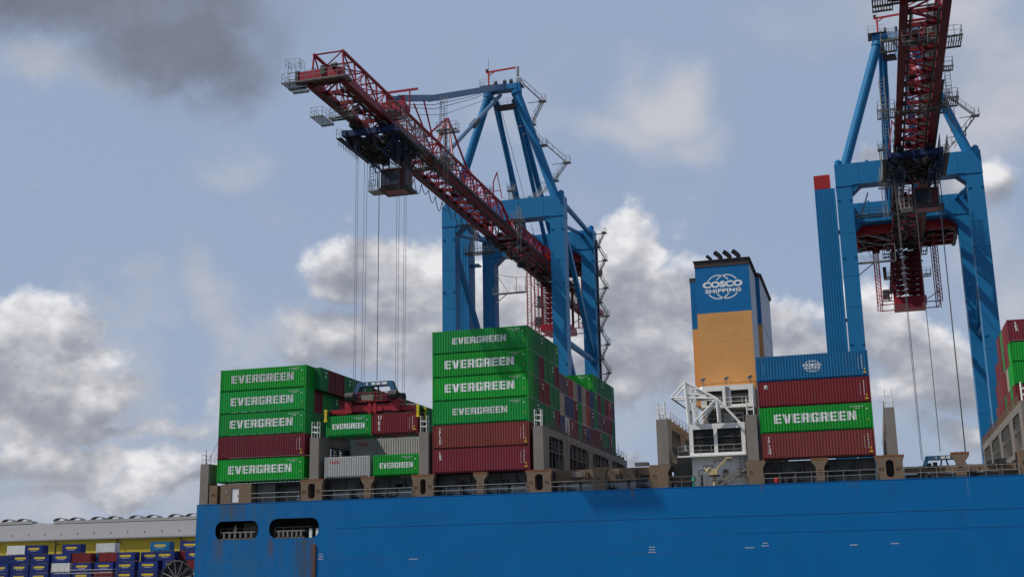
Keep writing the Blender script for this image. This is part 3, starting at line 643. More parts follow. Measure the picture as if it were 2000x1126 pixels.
hp('louvre', MB().box(33.0, 34.4, 3.35, 3.39, 4.6, 6.1), 'louvre'); hp('louvre', MB().box(36.2, 37.8, 3.35, 3.39, 4.6, 6.1), 'louvre')
hp('equipment', MB().box(34.8, 35.9, 2.8, 3.39, 4.6, 5.7), 'galv')
hp('balcony', MB().box(32.0, 38.35, 2.4, 3.4, 6.36, 6.5)); hp('balcony_railing', MB().rail([(32.1, 2.45, 6.51), (38.3, 2.45, 6.51)], 1.05, 1.2, .03), 'white')
louvre_front(32.25, 38.3, 6.51, 9.05, 3.0, [(32.9, 34.75, 6.8, 8.45), (35.75, 37.75, 6.8, 8.45)])
hp('house_side', MB().box(32.26, 32.4, 3.26, 6, 6.52, 9.04).box(38.14, 38.29, 3.26, 6, 6.52, 9.04).box(32.41, 38.13, 3.4, 6, 8.9, 9.04))
hp('roof_railing', MB().rail([(32.3, 3.1, 9.06), (38.2, 3.1, 9.06), (38.2, 5.8, 9.06)], 1.0, 1.2, .025), 'orange')
for x in (32.6, 35.3, 38.0): hp('flood_lamp', MB().tube((x, 3.1, 9.05), (x, 3.1, 9.7), .05).beam((x-.22, 2.9, 9.75), (x+.22, 3.1, 9.95), .35, .3), 'galv')
hp('pipe', MB().tube((35.2, 2.9, 6.6), (35.2, 2.9, 8.9), .12).tube((35.45, 2.9, 6.6), (35.45, 2.9, 8.9), .08), 'galv')
hp('stair', MB().ladder((34.5, .6, ZB), (37.2, .8, -.9), .7, (0, 1, 0), .05, .3).beam((33.4, .75, ZB), (36.7, .75, -.7), .06, .3), 'bridge')
hp('hose_box', MB().box(34.5, 35.1, 1.3, 1.49, -1.6, -.7), 'galv'); hp('wall_print', MB().box(34.6, 35.0, 1.28, 1.295, -1.1, -.85), 'dark_mark')
hp('pipe', MB().path([(32.3, 1.35, -.25), (33.4, 1.35, -.25), (33.4, 1.35, -1.2)], .05, 6).path([(33.6, 1.3, -.1), (33.6, 1.3, .3), (35.6, 1.3, .3)], .04, 6), 'galv')
hp('ladder', MB().ladder((36.8, .9, ZB), (36.8, .9, .7), .55, (1, 0, 0), .04, .35).box(36.4, 37.2, .5, 1.45, -1.2, -1.12), 'bridge')
hp('deck_railing', MB().rail([(28.6, -.3, ZB), (37.2, -.3, ZB)], 1.15, 1.5, .035), 'deck_brown')
hp('valve_unit', MB().tube((31.3, .4, ZB), (31.3, .4, -1.95), .14, 10).tube((31.3, .4, -1.95), (31.3, .4, -1.5), .26, 10, .2), 'green_paint')
hp('vent', MB().tube((32.2, .4, ZB), (32.2, .4, -1.3), .16, 8).path([(31.9, .4, -1.4), (31.9, .4, -.9), (32.3, .4, -.75), (32.6, .4, -.95)], .05, 6), 'dark')
# yellow davit
dv = holder('davit_crane', ship)
MB().tube((33.7, -.1, ZB), (33.7, -.1, -1.6), .2, 10).build('pedestal', 'cream_yellow', dv); MB().tube((33.7, -.1, -1.6), (33.7, -.1, -1.45), .62, 12).build('turntable', 'dark', dv)
MB().box(33.1, 34.1, -.4, .3, -1.44, -.75).tube((33.0, -.1, -1.0), (32.6, -.1, -.7), .14).tube((32.8, -.4, -1.2), (33.3, -.4, -.6), .1).build('slewing_body', 'cream_yellow', dv)
MB().beam((33.8, -.1, -1.0), (35.3, -.1, .45), .12, .17).tube((33.9, -.3, -.95), (35.0, -.3, .2), .06).beam((35.0, -.1, .45), (35.75, -.1, .42), .16, .14).build('jib', 'cream_yellow', dv)
MB().tube((35.6, -.1, .4), (35.6, -.1, -.35), .02, 4).build('wire', 'rope', dv)
# white lattice jib stowed above the house
jb = holder('white_jib_frame', ship)
def jl(*seg, r=.12):
    for a, b_ in seg:
        for y in (0.1, 1.9): MB().tube((a[0], y, a[1]), (b_[0], y, b_[1]), r, 6).build('jib_bar', 'white', jb)
A_, B_, C_, D_, G_ = (30.9, 9.3), (29.2, 7.55), (34.4, 7.2), (31.2, 4.5), (36.7, 4.5)
jl((A_, B_), r=.1); jl((B_, C_), (A_, C_)); jl((A_, (31.15, 4.46)), r=.2); jl((C_, (34.5, 4.46)), (C_, G_), r=.14); jl((C_, (31.6, 4.46)), r=.11); jl((C_, (32.3, 4.6)), r=.07)
jl(((30.9, 8.0), (33.0, 7.6)), ((31.5, 8.8), (31.6, 7.6)), ((32.0, 4.5), (31.4, 7.5)), ((31.9, 6.0), (31.2, 7.5)), ((31.8, 7.4), (32.0, 4.7)), r=.09)
for (x, z) in (A_, B_, C_, (30.95, 8.0), (32, 7.4)): MB().tube((x, .1, z), (x, 1.9, z), .09, 6).build('jib_bar', 'white', jb)
MB().beam((29.3, 1.0, 7.45), (31.3, 1.0, 5.9), 1.6, .14).build('jib_foot', 'dark', jb)
MB().tube((31.9, .6, 8.0), (32.9, .6, 8.2), .45, 10).build('winch_drum', 'white', jb); MB().box(32.0, 34.0, .3, 1.7, 7.28, 7.36).build('jib_walkway', 'bridge', jb)

# --- funnel
fu = holder('funnel', ship)
def fp(nm, mb, mt): return mb.build(nm, mt, fu)
X0, X1, Y0, YM, YE, ZT, ZO = 31.95, 38.45, 6.0, 13.5, 29.0, 24.85, 18.35
fp('orange_casing', MB().box(X0, X1, Y0, YM, 4, ZO), 'orange'); fp('blue_casing', MB().box(X0, X1, Y0, YM, ZO+.005, ZT-.75), 'funnel_blue')
fp('side_panel', MB().box(X1+.004, X1+.05, Y0+.06, YM-.01, 4, ZT-.76), 'funnel_side')
XR0, XR1, ZR = 30.25, 38.98, 24.7
fp('orange_casing', MB().box(XR0, XR1, YM+.01, YE, 8.2, 18.0), 'orange'); fp('lower_casing', MB().box(32.3, 37.2, YM+.01, YE, ZB, 8.19), 'white'); fp('blue_casing', MB().box(XR0, XR1, YM+.01, YE, 18.005, ZR-.6), 'funnel_blue')
fp('side_panel', MB().box(XR1+.004, XR1+.05, YM+.08, YE, 4, ZR-.61), 'funnel_side')
fp('rim', MB().box(X0-.06, X1+.07, Y0-.06, YM+.009, ZT-.749, ZT), 'funnel_rim'); fp('rim', MB().box(XR0-.06, XR1+.07, YM+.012, YE+.06, ZR-.599, ZR), 'funnel_rim')
for z in (11.3, 14.8): fp('plate_joint', MB().box(X0+.02, X1-.02, Y0-.006, Y0-.001, z, z+.03), 'orange')
for x in (34.1, 36.3): fp('plate_joint', MB().box(x, x+.03, Y0-.006, Y0-.001, 9.1, ZO-.02), 'orange')
fp('rim_flange', MB().box(X0-.2, X1+.2, Y0-.2, YM+.2, ZT+.002, ZT+.07), 'funnel_rim')
tt = MB()
for i in range(14): y = Y0+.1+i*(YM-Y0-.2)/13; tt.box(X1+.08, X1+.26, y, y+.22, ZT-.4, ZT-.05)
for i in range(26): y = YM+.4+i*(YE-YM-.6)/25; tt.box(XR1+.08, XR1+.28, y, y+.26, ZR-.4, ZR-.05)
fp('rim_bracket', tt, 'funnel_rim')['kind'] = 'stuff'
fp('intake_hood', MB().prism([(30.9, 22.3-1.2), (31.9, 20.6-1.2), (31.9, 22.1-1.2)], 12.4, 13.5), 'black')
fp('seam', MB().box(XR1+.052, XR1+.07, YM+.08, YE, 17.9, 18.02), 'bridge')
for i, x in enumerate((33.75, 34.95, 36.05, 37.15)):
    k_ = .72 if i == 0 else 1.0; y = 8.0; pts = []
    pts = [(x, y, ZT-.2), (x, y, ZT+.5), (x-.05*k_, y, ZT+.68*k_+.2), (x-.2*k_, y, ZT+.88*k_+.2), (x-.42*k_, y, ZT+1.1*k_+.2), (x-.72*k_, y, ZT+1.34*k_+.2)]
    ring = []; mb = MB(); n_ = 12; rr_ = .29*k_
    for q_, c in enumerate(pts):
        d_ = (Vector(pts[min(q_+1, len(pts)-1)])-Vector(pts[max(q_-1, 0)])).normalized(); a1 = Vector((0, 1, 0)); b1 = d_.cross(a1).normalized()
        for w_ in range(n_): th = 2*math.pi*w_/n_; mb.v.append(tuple(Vector(c)+a1*rr_*math.cos(th)+b1*rr_*math.sin(th)))
    for q_ in range(len(pts)-1):
        for w_ in range(n_): mb.f.append((q_*n_+w_, q_*n_+(w_+1) % n_, (q_+1)*n_+(w_+1) % n_, (q_+1)*n_+w_))
    mb.f.append(tuple((len(pts)-1)*n_+w_ for w_ in range(n_)))
    fp('exhaust_pipe', mb, 'black')
# the round emblem with two overlapping rings and two lines of letters
def flat_let(par, P_, F_, x, z, y, mat, nm='lettering', lift=0.0, shear=0.0):
    mb = MB(); off = OFF[par.name]; mb.v = [(px+x, y, pz+z) for px, pz in P_]; mb.f = [tuple(f) for f in flip(P_, F_)]
    me = mb.mesh(nm, off); me.materials.append(M[mat]); return link(nm, me, par)
def ring_arcs(cx, cz, r, w, a0, a1, n=28):
    P_ = []; F_ = []
    for i in range(n+1):
        a = R(a0+(a1-a0)*i/n); P_ += [(cx+(r-w)*math.cos(a), cz+(r-w)*math.sin(a)), (cx+r*math.cos(a), cz+r*math.sin(a))]
    for i in range(n): F_.append([2*i, 2*i+1, 2*i+3, 2*i+2])
    return P_, F_
def scale_to(PF, w):
    P_, F_ = PF; mx = max(p[0] for p in P_); return [(a*w/mx, b_) for a, b_ in P_], F_
def emblem(par, cx, cz, S, y, drape_br=None, mat='white_mark'):
    items = []
    items.append((scale_to(font_mesh_c('COSCO', .80*S, .055, spacing=1.0), 4.8*S), -2.4*S, -.02*S)); items.append((scale_to(font_mesh_c('SHIPPING', .48*S, .045, spacing=1.12), 4.3*S), -2.12*S, -.66*S))
    for q_, dx in ((-1, -.5), (1, .5)):
        items.append((ring_arcs(dx*S, .06*S, 1.52*S, .13*S, 35, 147 if q_ < 0 else 145), 0, 0)); items.append((ring_arcs(dx*S, .06*S, 1.52*S, .13*S, 214, 326), 0, 0))
    for (P_, F_), dx, dz_ in items:
        if drape_br is None: flat_let(par, P_, F_, cx+dx, cz+dz_, y, mat)
        else: me = drape(P_, F_, drape_br, cx+dx, cz+dz_); add_let(par, me, mat)
emblem(fu, 35.2, 21.45, 1.0, Y0-.014)
# ghost of an older emblem, raised in the orange plating
gh = MB(); P_, F_ = scale_to(font_mesh_c('COSCO', .8, .03), 4.6); gh.v = [(x+33.0, Y0-.008, z+17.0) for x, z in P_]; gh.f = [tuple(f) for f in flip(P_, F_)]
P_, F_ = ring_arcs(35.6, 16.9, 1.5, .06, 205, 320); k0 = len(gh.v); gh.v += [(x, Y0-.008, z) for x, z in P_]; gh.f += [tuple(k0+i for i in f) for f in flip(P_, F_)]
gm = material('raised_ghost_orange', (0.592, 0.281, 0.083), 0.6, 0, .1, 1); gh.build('raised_emblem', gm, fu)
fp('railing', MB().rail([(32.0, 5.9, 9.06), (38.4, 5.9, 9.06)], 1.0, 1.2, .025), 'orange')

# ================================================================== QUAY CRANES (x measured from the crane's centre line)
CX1, CX2 = -7.5, 60.0
crane = thing('quay_crane', 'blue gantry crane with red lattice boom reaching over the green stacks at the stern', 'crane', (CX1, 56, -12), 'ship to shore cranes', off=(0, 56, -12))
def cp(nm, mb, mt='crane_blue', par=None, **kw): return mb.build(nm, mt, par or crane, **kw)
ZG = -12.0
for s in (-1, 1):
    for y0 in (55.0, 78.0):
        a, b_ = sorted((s*8.65, s*11.1))
        lg = cp('leg', MB().box(a, b_, y0, y0+2.6, ZG+2.2, 47.995))
        for z in (8, 22, 36, 45.5): [MB().box(q_, q_+.4, y0-.12, y0-.005, z, z+.22).build('lug', 'crane_blue', lg) for q_ in (a+.1, b_-.5)]
        bg_ = cp('bogie', MB().box(a-2.6, b_+2.6, y0+.4, y0+2.2, ZG+1.0, ZG+2.19), 'crane_blue')
        wh = MB()
        for i in range(6): x = a-2.1+i*(b_-a+4.2)/5; wh.tube((x, y0+.9, ZG+.5), (x, y0+1.7, ZG+.5), .5, 14)
        wh.build('wheel', 'dark', bg_)
        for z in (-2, 5, 13, 20, 28, 33, 40): MB().box(a-.02, b_+.02, y0-.02, y0+2.62, z, z+.09).build('weld_band', 'crane_blue', lg)
        # haunch under the portal beam
        xi = s*8.65; cp('haunch', MB().prism([(xi, 47.99), (xi-s*1.5, 47.99), (xi, 46.6)], y0+.1, y0+2.5))
for y0 in (55.0, 78.0):
    bm_ = cp('portal_beam', MB().box(-11.12, 11.12, y0-.06, y0+2.66, 48.0, 51.6))
    for x in (-10.5, 10.5): MB().tube((x, y0+1.0, 51.6), (x, y0+1.0, 52.4), .55, 12).tube((x, y0+1.0, 52.4), (x, y0+1.0, 52.7), .55, 12, .25).build('pin_cap', 'crane_blue', bm_)
    for x in (-7.5, -3, 3, 7.5): MB().box(x-.04, x+.04, y0-.09, y0-.061, 48.01, 51.59).build('weld_band', 'crane_blue', bm_)
    for x in (-6, -1, 5): MB().box(x-.25, x+.25, y0+.2, y0+.6, 51.6, 51.95).build('lug', 'crane_blue', bm_)
    MB().box(-11.16, -8.5, y0-.09, y0+2.69, 47.85, 47.99).build('flange', 'crane_blue', bm_); MB().box(8.5, 11.16, y0-.09, y0+2.69, 47.85, 47.99).build('flange', 'crane_blue', bm_)
for s in (-1, 1):
    x = s*10.3
    cp('side_tie', MB().tube((x, 57.6, 51.0), (x, 78, 51.0), .45, 10)); cp('side_tie', MB().tube((x, 57.6, 26.3), (x, 78, 26.3), .55, 10))
    cp('side_brace', MB().beam((x, 57.5, 46.8), (x, 78.2, 27.2), .8, 1.0)); cp('side_brace', MB().beam((x, 57.5, 25.5), (x, 78.2, 5.0), .8, 1.0)); cp('side_tie', MB().beam((x, 57.6, 1), (x, 78, 1), 1.2, 1.8))
    cp('side_brace', MB().tube((x-s*.5, 57.6, 47.2), (x-s*1.5, 77.9, 50.8), .35, 8))
    # A-frame
    cp('mast_leg', MB().tube((s*9.5, 56.2, 51.4), (s*2.5, 56.6, 72.6), .78, 14)); cp('mast_collar', MB().tube((s*2.72, 56.58, 71.8), (s*2.55, 56.6, 72.4), .95, 14))
    cp('back_strut', MB().tube((s*2.0, 58, 72.2), (s*2.55, 79.2, 51.6), .55, 10)); cp('back_strut', MB().tube((s*1.6, 58.2, 71.6), (s*2.2, 76.9, 48.6), .42, 10))
cp('mast_head', MB().box(-2.9, 2.9, 55.8, 57.6, 72.7, 73.7).box(-3.4, -2.91, 55.9, 57.5, 72.3, 73.6).box(2.91, 3.4, 55.9, 57.5, 72.3, 73.9))
[cp('sheave', MB().tube((x, 56.5, 74.2), (x+.4, 56.5, 74.2), .62, 16), 'dark') for x in (-1.4, .3, 1.5)]
top = cp('mast_platform', MB().box(-4.0, -1.2, 55.4, 58.6, 73.71, 73.79).box(-1.19, 3.6, 56.6, 58.6, 73.71, 73.79), 'grating')
MB().rail([(-1.2, 55.45, 73.79), (-3.95, 55.45, 73.79), (-3.95, 58.55, 73.79), (3.55, 58.55, 73.79), (3.55, 56.7, 73.79)], 1.25, .8).build('railing', 'galv', top)
MB().tube((-2.4, 56, 73.79), (-2.4, 56, 76.6), .16, 8).beam((-2.9, 56, 76.5), (2.6, 56.4, 76.9), .22, .28).beam((-2.4, 56, 75.8), (-1.3, 56.1, 76.5), .14, .14).build('service_jib', 'red_bright', top)
MB().tube((-2.4, 56, 76.6), (-2.4, 56, 79.3), .03, 4).box(-2.9, -2.5, 55.8, 56.2, 76.7, 77.1).build('aerial', 'dark', top)
MB().box(2.6, 3.4, 56.65, 57.4, 73.8, 75.0).tube((3.1, 56, 75), (3.1, 56, 76.8), .25, 8).build('lamp_cluster', 'galv', top)
lowp = cp('sheave_platform', MB().box(-1.9, 1.9, 57.4, 59.4, 70.1, 70.5), 'dark'); MB().rail([(-1.9, 57.4, 70.5), (1.9, 57.4, 70.5), (1.9, 59.4, 70.5), (-1.9, 59.4, 70.5)], 1.1, 1.1, closed=True).build('railing', 'galv', lowp)
# fore stays
for x in (-.8, .8):
    st_ = cp('forestay', MB().beam((x, 55.6, 73.2), (x*.8, 20.5, 57.3), .38, .95), 'stay_blue'); MB().beam((x*.8, 20.7, 57.4), (x*.7, 5.8, 51.5), .34, .8).build('lower_link', 'stay_blue', st_)
cp('inner_stay', MB().tube((0, 55.2, 71.4), (0, 24, 48.9), .36, 10), 'stay_blue'); cp('stay_joint', MB().beam((0, 39, 59.6), (0, 42, 61.8), .95, .75), 'dark')
cp('boom_hoist_rope', MB().path([(.3, 55, 73), (.3, 38, 64.4), (.3, 20, 56.0), (.3, 7, 51.0)], .05, 4).path([(-.4, 55, 72.6), (-.4, 40, 64.8), (-.4, 22, 56.2), (-.4, 8, 51.2)], .05, 4).path([(.1, 55, 72.0), (.1, 42, 64.9), (.1, 25, 56.4), (.1, 14, 52.2)], .04, 4), 'rope')
for x in (-1.3, .9, 1.8): cp('rear_rope', MB().tube((x, 59, 71.5), (x+.3, 80, 51.8), .04, 4), 'rope')
# ---- boom and girder
boom = holder('boom', crane)
def bp_(nm, mb, mt='crane_red'): return mb.build(nm, mt, boom)
YT, YH, YR = -15.6, 52.0, 126.0; ZB0, ZB1, ZTOP = 45.0, 46.0, 49.1
for s in (-1, 1):
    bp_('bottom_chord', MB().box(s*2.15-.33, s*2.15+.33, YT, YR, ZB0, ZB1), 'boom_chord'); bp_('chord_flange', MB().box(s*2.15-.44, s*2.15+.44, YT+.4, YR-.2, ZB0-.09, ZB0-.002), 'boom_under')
    bp_('trolley_rail', MB().box(s*1.45-.12, s*1.45+.12, YT+2, YR-3, ZB0-.35, ZB0-.1), 'dark')
    bp_('top_chord', MB().tube((s*1.85, YT+.3, ZTOP), (s*1.85, 48.6, ZTOP), .23, 8)); bp_('top_chord', MB().tube((s*1.85, 48.6, ZTOP), (s*2.1, 53.5, 46.2), .23, 8))
    bp_('top_chord', MB().tube((s*1.85, 56, 48.4), (s*1.85, 86, 48.4), .22, 8))
    bp_('hinge_post', MB().beam((s*1.9, 54.5, 45.5), (s*1.9, 56.2, 51.2), .4, .6))
def bar(p, q_, r=.11, nm='truss_bar'): return bp_(nm, MB().tube(p, q_, r, 5))
def truss(ya, yb, n, zt, wt):
    st_ = (yb-ya)/n
    for i in range(n+1):
        y = ya+i*st_
        for s in (-1, 1): bar((s*2.15, y, ZB1), (s*wt, y, zt), .12)
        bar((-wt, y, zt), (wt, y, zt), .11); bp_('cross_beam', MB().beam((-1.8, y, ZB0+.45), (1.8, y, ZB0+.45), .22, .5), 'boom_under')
        if i == n: break
        for s in (-1, 1):
            zm = (ZB1+zt)/2; bar((s*(2.15+wt)/2, y, zm), (s*(2.15+wt)/2, y+st_, zm), .07) if i % 2 == 0 else None
            bar((s*2.15, y+st_*.5, ZB1), (s*(2.15+wt)/2, y+st_*.5, zm), .07)
            if i % 2: bar((s*2.15, y, ZB1), (s*wt, y+st_, zt), .1)
            else: bar((s*wt, y, zt), (s*2.15, y+st_, ZB1), .1)
        if i % 2: bar((-wt, y, zt), (wt, y+st_, zt), .08); bar((-1.8, y, ZB0+.6), (1.8, y+st_, ZB0+.6), .12)
        else: bar((wt, y, zt), (-wt, y+st_, zt), .08); bar((1.8, y, ZB0+.6), (-1.8, y+st_, ZB0+.6), .12)
truss(YT+.3, 48.6, 19, ZTOP, 1.85); truss(56.2, 86, 10, 48.4, 1.85)
wk = MB().box(.35, .43, YT+3, 52, ZB0+.68, ZB0+.8).box(1.42, 1.5, YT+3, 52, ZB0+.68, ZB0+.8)
for i in range(210): wk.box(.431, 1.419, YT+3+i*.305, YT+3.15+i*.305, ZB0+.74, ZB0+.79)
bp_('boom_walkway', wk, 'grating')['kind'] = 'stuff'; bp_('boom_walkway_railing', MB().rail([(.4, YT+3, ZB0+.8), (.4, 52, ZB0+.8)], 1.1, 2.2, .03), 'galv')
bp_('cable_tray', MB().box(2.62, 2.95, 8, 96, ZB0+.1, ZB0+.35), 'dark')
for i in range(26): y = -10+i*4.1; bp_('tray_box', MB().box(-1.1, -.3, y, y+1.0, ZB0+.72, ZB0+1.1), 'dark') if i % 3 else None
# side platforms along the boom (floor + railing)
def platform(x0, x1, y0, y1, z, par, open_=None, th=.09, rh=1.15):
    fm = MB().box(x0, x1, y0, y0+.12, z-.2, z).box(x0, x1, y1-.12, y1, z-.2, z); n_ = max(3, int((x1-x0)/.24))
    for i in range(n_): xx = x0+(x1-x0-.11)*i/(n_-1); fm.box(xx, xx+.11, y0+.121, y1-.121, z-th, z-.01)
    fl = fm.build('platform', 'grating', par, kind='stuff')
    MB().rail([(x0+.05, y0+.05, z), (x1-.05, y0+.05, z), (x1-.05, y1-.05, z), (x0+.05, y1-.05, z)], rh, 1.0, .035, closed=True).build('railing', 'galv', fl) if par is crane else MB().rail([(x0+.05, y0+.05, z), (x1-.05, y0+.05, z), (x1-.05, y1-.05, z), (x0+.05, y1-.05, z)], rh, 1.0, .035, closed=True).build('platform_railing', 'galv', par)
    return fl
tipp = platform(-5.3, 3.0, -16.9, -14.9, 45.35, crane); platform(-5.3, -3.2, -14.88, -13.6, 45.35, crane)
MB().box(-3.4, 2.2, -16.2, -15.2, 45.36, 46.7).build('tip_machinery', 'crane_red', tipp); MB().box(-3.8, -3.42, -16.3, -15.4, 45.36, 46.9).tube((1, -16.3, 46.9), (1.6, -16.3, 46.9), .35, 10).box(-.5, .1, -16.35, -16.21, 46.0, 47.1).build('tip_gear', 'dark', tipp, kind='stuff')
MB().ladder((-4.3, -15.6, 45.4), (-4.3, -15.6, 48.6), 1.6, (1, 0, 0), .05, .7).rail([(-5.0, -16.5, 47.2), (-3.2, -16.5, 47.2), (-3.2, -15.0, 47.2), (-5.0, -15.0, 47.2)], 1.2, .6, closed=True).build('cage', 'galv', tipp)
platform(-4.6, -2.9, -10.5, -7.2, 43.4, crane); platform(-2.4, 1.2, -9.9, -8.9, 43.2, crane); platform(2.6, 4.3, -4.5, -1.2, 45.5, crane)
platform(-4.9, -2.7, 13.2, 16.4, 44.4, crane); platform(2.7, 4.9, 13.2, 16.4, 45.0, crane); platform(2.7, 3.7, 16.5, 20, 45.6, crane); platform(-2.6, 2.6, 14.2, 15.2, 44.3, crane); platform(-4.6, -2.7, 50, 54, 46.6, crane); platform(2.7, 4.6, 50, 54, 46.6, crane)
for x, y in ((-4.0, 15), (4.0, 15), (-3.9, 52), (3.9, 52)): cp('cage_ladder', MB().ladder((x, y, 41), (x, y, 49.5), .6, (1, 0, 0), .04, .45).ladder((x, y+.6, 44), (x, y+.6, 49.2), .7, (1, 0, 0), .035, .8), 'galv')
# stay bracket, red latch mast, spikes
bp_('stay_bracket', MB().box(-1.6, 1.6, 4.6, 7.2, 49.3, 50.6).beam((-1.7, 6, 49), (-1.0, 6, 51.9), .25, .5).beam((1.7, 6, 49), (1.0, 6, 51.9), .25, .5)); bp_('bracket_arm', MB().beam((-1.0, 5.6, 52.4), (3.4, 5.6, 52.4), .2, .28).tube((2.2, 5.6, 49.2), (2.2, 5.6, 52.4), .1))
for p_ in ((1.85, 18.2, 49.2), (-1.85, 18.2, 49.2), (1.85, 24, 49.2), (-1.85, 24, 49.2), (1.85, 31, 49.2), (-1.85, 31, 49.2)): bar(p_, (.15*(1 if p_[0] > 0 else -1), 26.8, 56.4), .17, 'latch_mast_leg')
for x, y in ((-1.4, 43.6), (1.2, 46.4)):
    s = 1 if x > 0 else -1
    bp_('latch_spike', MB().path([(x, y, 49.1), (x, y, 52.2), (x+s*.7, y, 53.9)], .11, 6).tube((x+s*1.5, y, 49.2), (x+s*.65, y, 53.8), .08, 6).tube((x, y, 50.6), (x+s*1.2, y, 50.6), .07, 5))
for y in (12.8, 16.2): bp_('stay_hanger', MB().tube((1.6, y, 49.2), (.6, y-1.5, 55.4 if y > 14 else 52.8), .12, 6))
cp('stay_ladder', MB().ladder((2.4, 17.6, 49.3), (1.6, 20.4, 57.2), .7, (1, 0, 0), .05, .45).ladder((2.4, 18.4, 49.3), (1.6, 21.2, 57.8), .9, (1, 0, 0), .04, 1.2), 'galv')
platform(1.9, 5.0, 16.6, 18.2, 50.6, crane)
# festoon loops under the boom
fs = MB()
for i in range(15):
    y = 14+i*3.0; pts = [(-2.75, y+3.0*j/6, 44.9-1.5*(1-((j-3)/3)**2)*(.7+.3*((i*7) % 3))) for j in range(7)]; fs.path(pts, .06, 4)
bp_('festoon_cable', fs, 'dark')['kind'] = 'stuff'
# underside clutter between hinge and rear
uc = MB(); rn = random.Random(3)
for i in range(90):
    y = 52+rn.random()*70; x = rn.uniform(-2.9, 2.4); uc.box(x, x+rn.uniform(.3, 1.3), y, y+rn.uniform(.3, 1.6), 44.2+rn.random()*.3, 44.55+rn.random()*.3)
for i in range(48):
    y = 54+i*1.48; uc.tube((-2.4, y, 44.6), (2.4, y+rn.uniform(-1.4, 1.4), 44.9), .07, 4); uc.tube((-2.2, y, 44.3), (-2.2+rn.uniform(-.6, .6), y+1.2, 45.0), .05, 4)
bp_('underside_gear', uc, 'dark')['kind'] = 'stuff'
# machinery house on the girder, set to one side on the stern crane
def machinery_house(par, xa, xb, brace):
    mh = MB().box(xa, xb, 82.0, 96.0, 48.2, 51.6).build('machinery_house', 'crane_red', par); rb = MB(); n_ = int((xb-xa)/.4)
    for i in range(n_): x = xa+.1+i*.4; rb.box(x, x+.18, 81.93, 81.995, 48.3, 51.5)
    rb.build('wall_rib', 'red_bright', mh, kind='stuff')
    for i in range(max(2, int((xb-xa)/2.2))):
        w2 = (xb-xa)/max(2, int((xb-xa)/2.2)); MB().box(xa+i*w2+.05, xa+(i+1)*w2-.05, 80.75, 80.84, 46.4, 48.9).build('front_panel', 'red_bright', mh)
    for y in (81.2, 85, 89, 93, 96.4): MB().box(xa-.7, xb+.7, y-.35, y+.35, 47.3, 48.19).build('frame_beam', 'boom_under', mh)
    for k_ in range(4): x = xa-.2+k_*(xb-xa+.4)/3; MB().box(x-.3, x+.3, 80.7, 97, 47.0, 47.29).build('frame_beam', 'dark', mh)
    hk = MB(); rn = random.Random(9)
    for i in range(46): x = rn.uniform(xa, xb-1); y = rn.uniform(81, 96); hk.box(x, x+rn.uniform(.3, 1.4), y, y+rn.uniform(.3, 1.6), 46.6+rn.random()*.6, 48.1)
    hk.build('house_underside_gear', 'dark', mh, kind='stuff')
    for x in (xa, xb): MB().prism([(x-.3, 46.99), (x+.3, 46.99), (x, 45.6)], 82, 84).build('frame_bracket', 'boom_under', mh)
    if brace: MB().beam((-8.3, 81.2, 47.2), (-2.6, 82, 45.2), .3, .3).build('house_brace', 'galv', mh)
for i in range(6): y = 74+i*2.3; bp_('girder_panel', MB().box(2.62, 2.72, y, y+1.7, 46.1, 48.2), 'red_bright')
# hanging frame at the rear end
rf_ = holder('rear_hanging_frame', crane)
for s in (-1, 1):
    for y in (90.4, 96.0):
        x = s*5.25; c = MB()
        for dx in (-.42, .42):
            for dy in (-.3, .3): c.tube((x+dx, y+dy, 35.2), (x+dx, y+dy, 47.6), .07, 5)
        for i in range(17):
            z = 35.2+i*.73
            c.tube((x-.42, y-.3, z), (x+.42, y-.3, z+.73), .035, 4); c.tube((x-.42, y+.3, z+.73), (x+.42, y+.3, z), .035, 4); c.tube((x+s*.42, y-.3, z), (x+s*.42, y+.3, z+.73), .035, 4)
        c.build('lattice_tower', 'crane_red', rf_)
    sb = MB(); x = s*5.25
    for za, zb in ((36, 39.5), (39.5, 43.5), (47, 43.5)): sb.tube((x, 90.7, za), (x, 95.7, zb), .06, 5)
    for z in (35.3, 47.5):
        for y in (90.4, 96): sb.tube((x, y, z), (s*1.8, y, z), .1, 5)
        sb.tube((x, 90.4, z), (x, 96, z), .08, 5)
    sb.tube((x, 90.4, 37.2), (s*2.0, 90.4, 35.2), .08, 5); sb.tube((x, 93, 47.5), (s*3.4, 93, 49.3), .08, 5); sb.tube((s*3.4, 93, 49.3), (s*1.8, 93, 49.3), .08, 5); sb.build('frame_strut', 'crane_red', rf_)
    platform(min(s*2.6, s*4.2), max(s*2.6, s*4.2), 90.5, 92.5, 40.6, rf_); platform(min(s*2.6, s*4.0), max(s*2.6, s*4.0), 91, 94, 45.2, rf_)
MB().box(-2.7, 2.9, 89.2, 97.0, 35.0, 36.3).build('floor_box', 'crane_red', rf_); MB().box(-2.6, 2.0, 88.6, 89.1, 34.0, 34.1).tube((-2.5, 88.8, 34), (-2.5, 88.8, 35.2), .08).tube((1.9, 88.8, 34), (1.9, 88.8, 35.2), .08).tube((-.4, 88.8, 34), (-.4, 88.8, 35.2), .08).box(-.2, 1.9, 88.7, 90.5, 34.2, 34.99).build('floor_skirt', 'crane_red', rf_)
cc = MB()
for i in range(17):
    z = 36.4+i*.52; cc.tube((-2.3, 90, z), (2.2, 90, z+(.4 if i % 2 else 0)), .14, 5); cc.tube((-2.3, 90, z), (.3, 90.2, z+1.0), .1, 5); cc.box(-.1, 2.2, 91.0, 91.4, z, z+.4); cc.tube((-2.3, 93, z), (2.2, 93, z+(.5 if i % 2 == 0 else -.3)), .12, 5); cc.tube((2.2, 90.4, z), (.2, 92, z+.8), .09, 5)
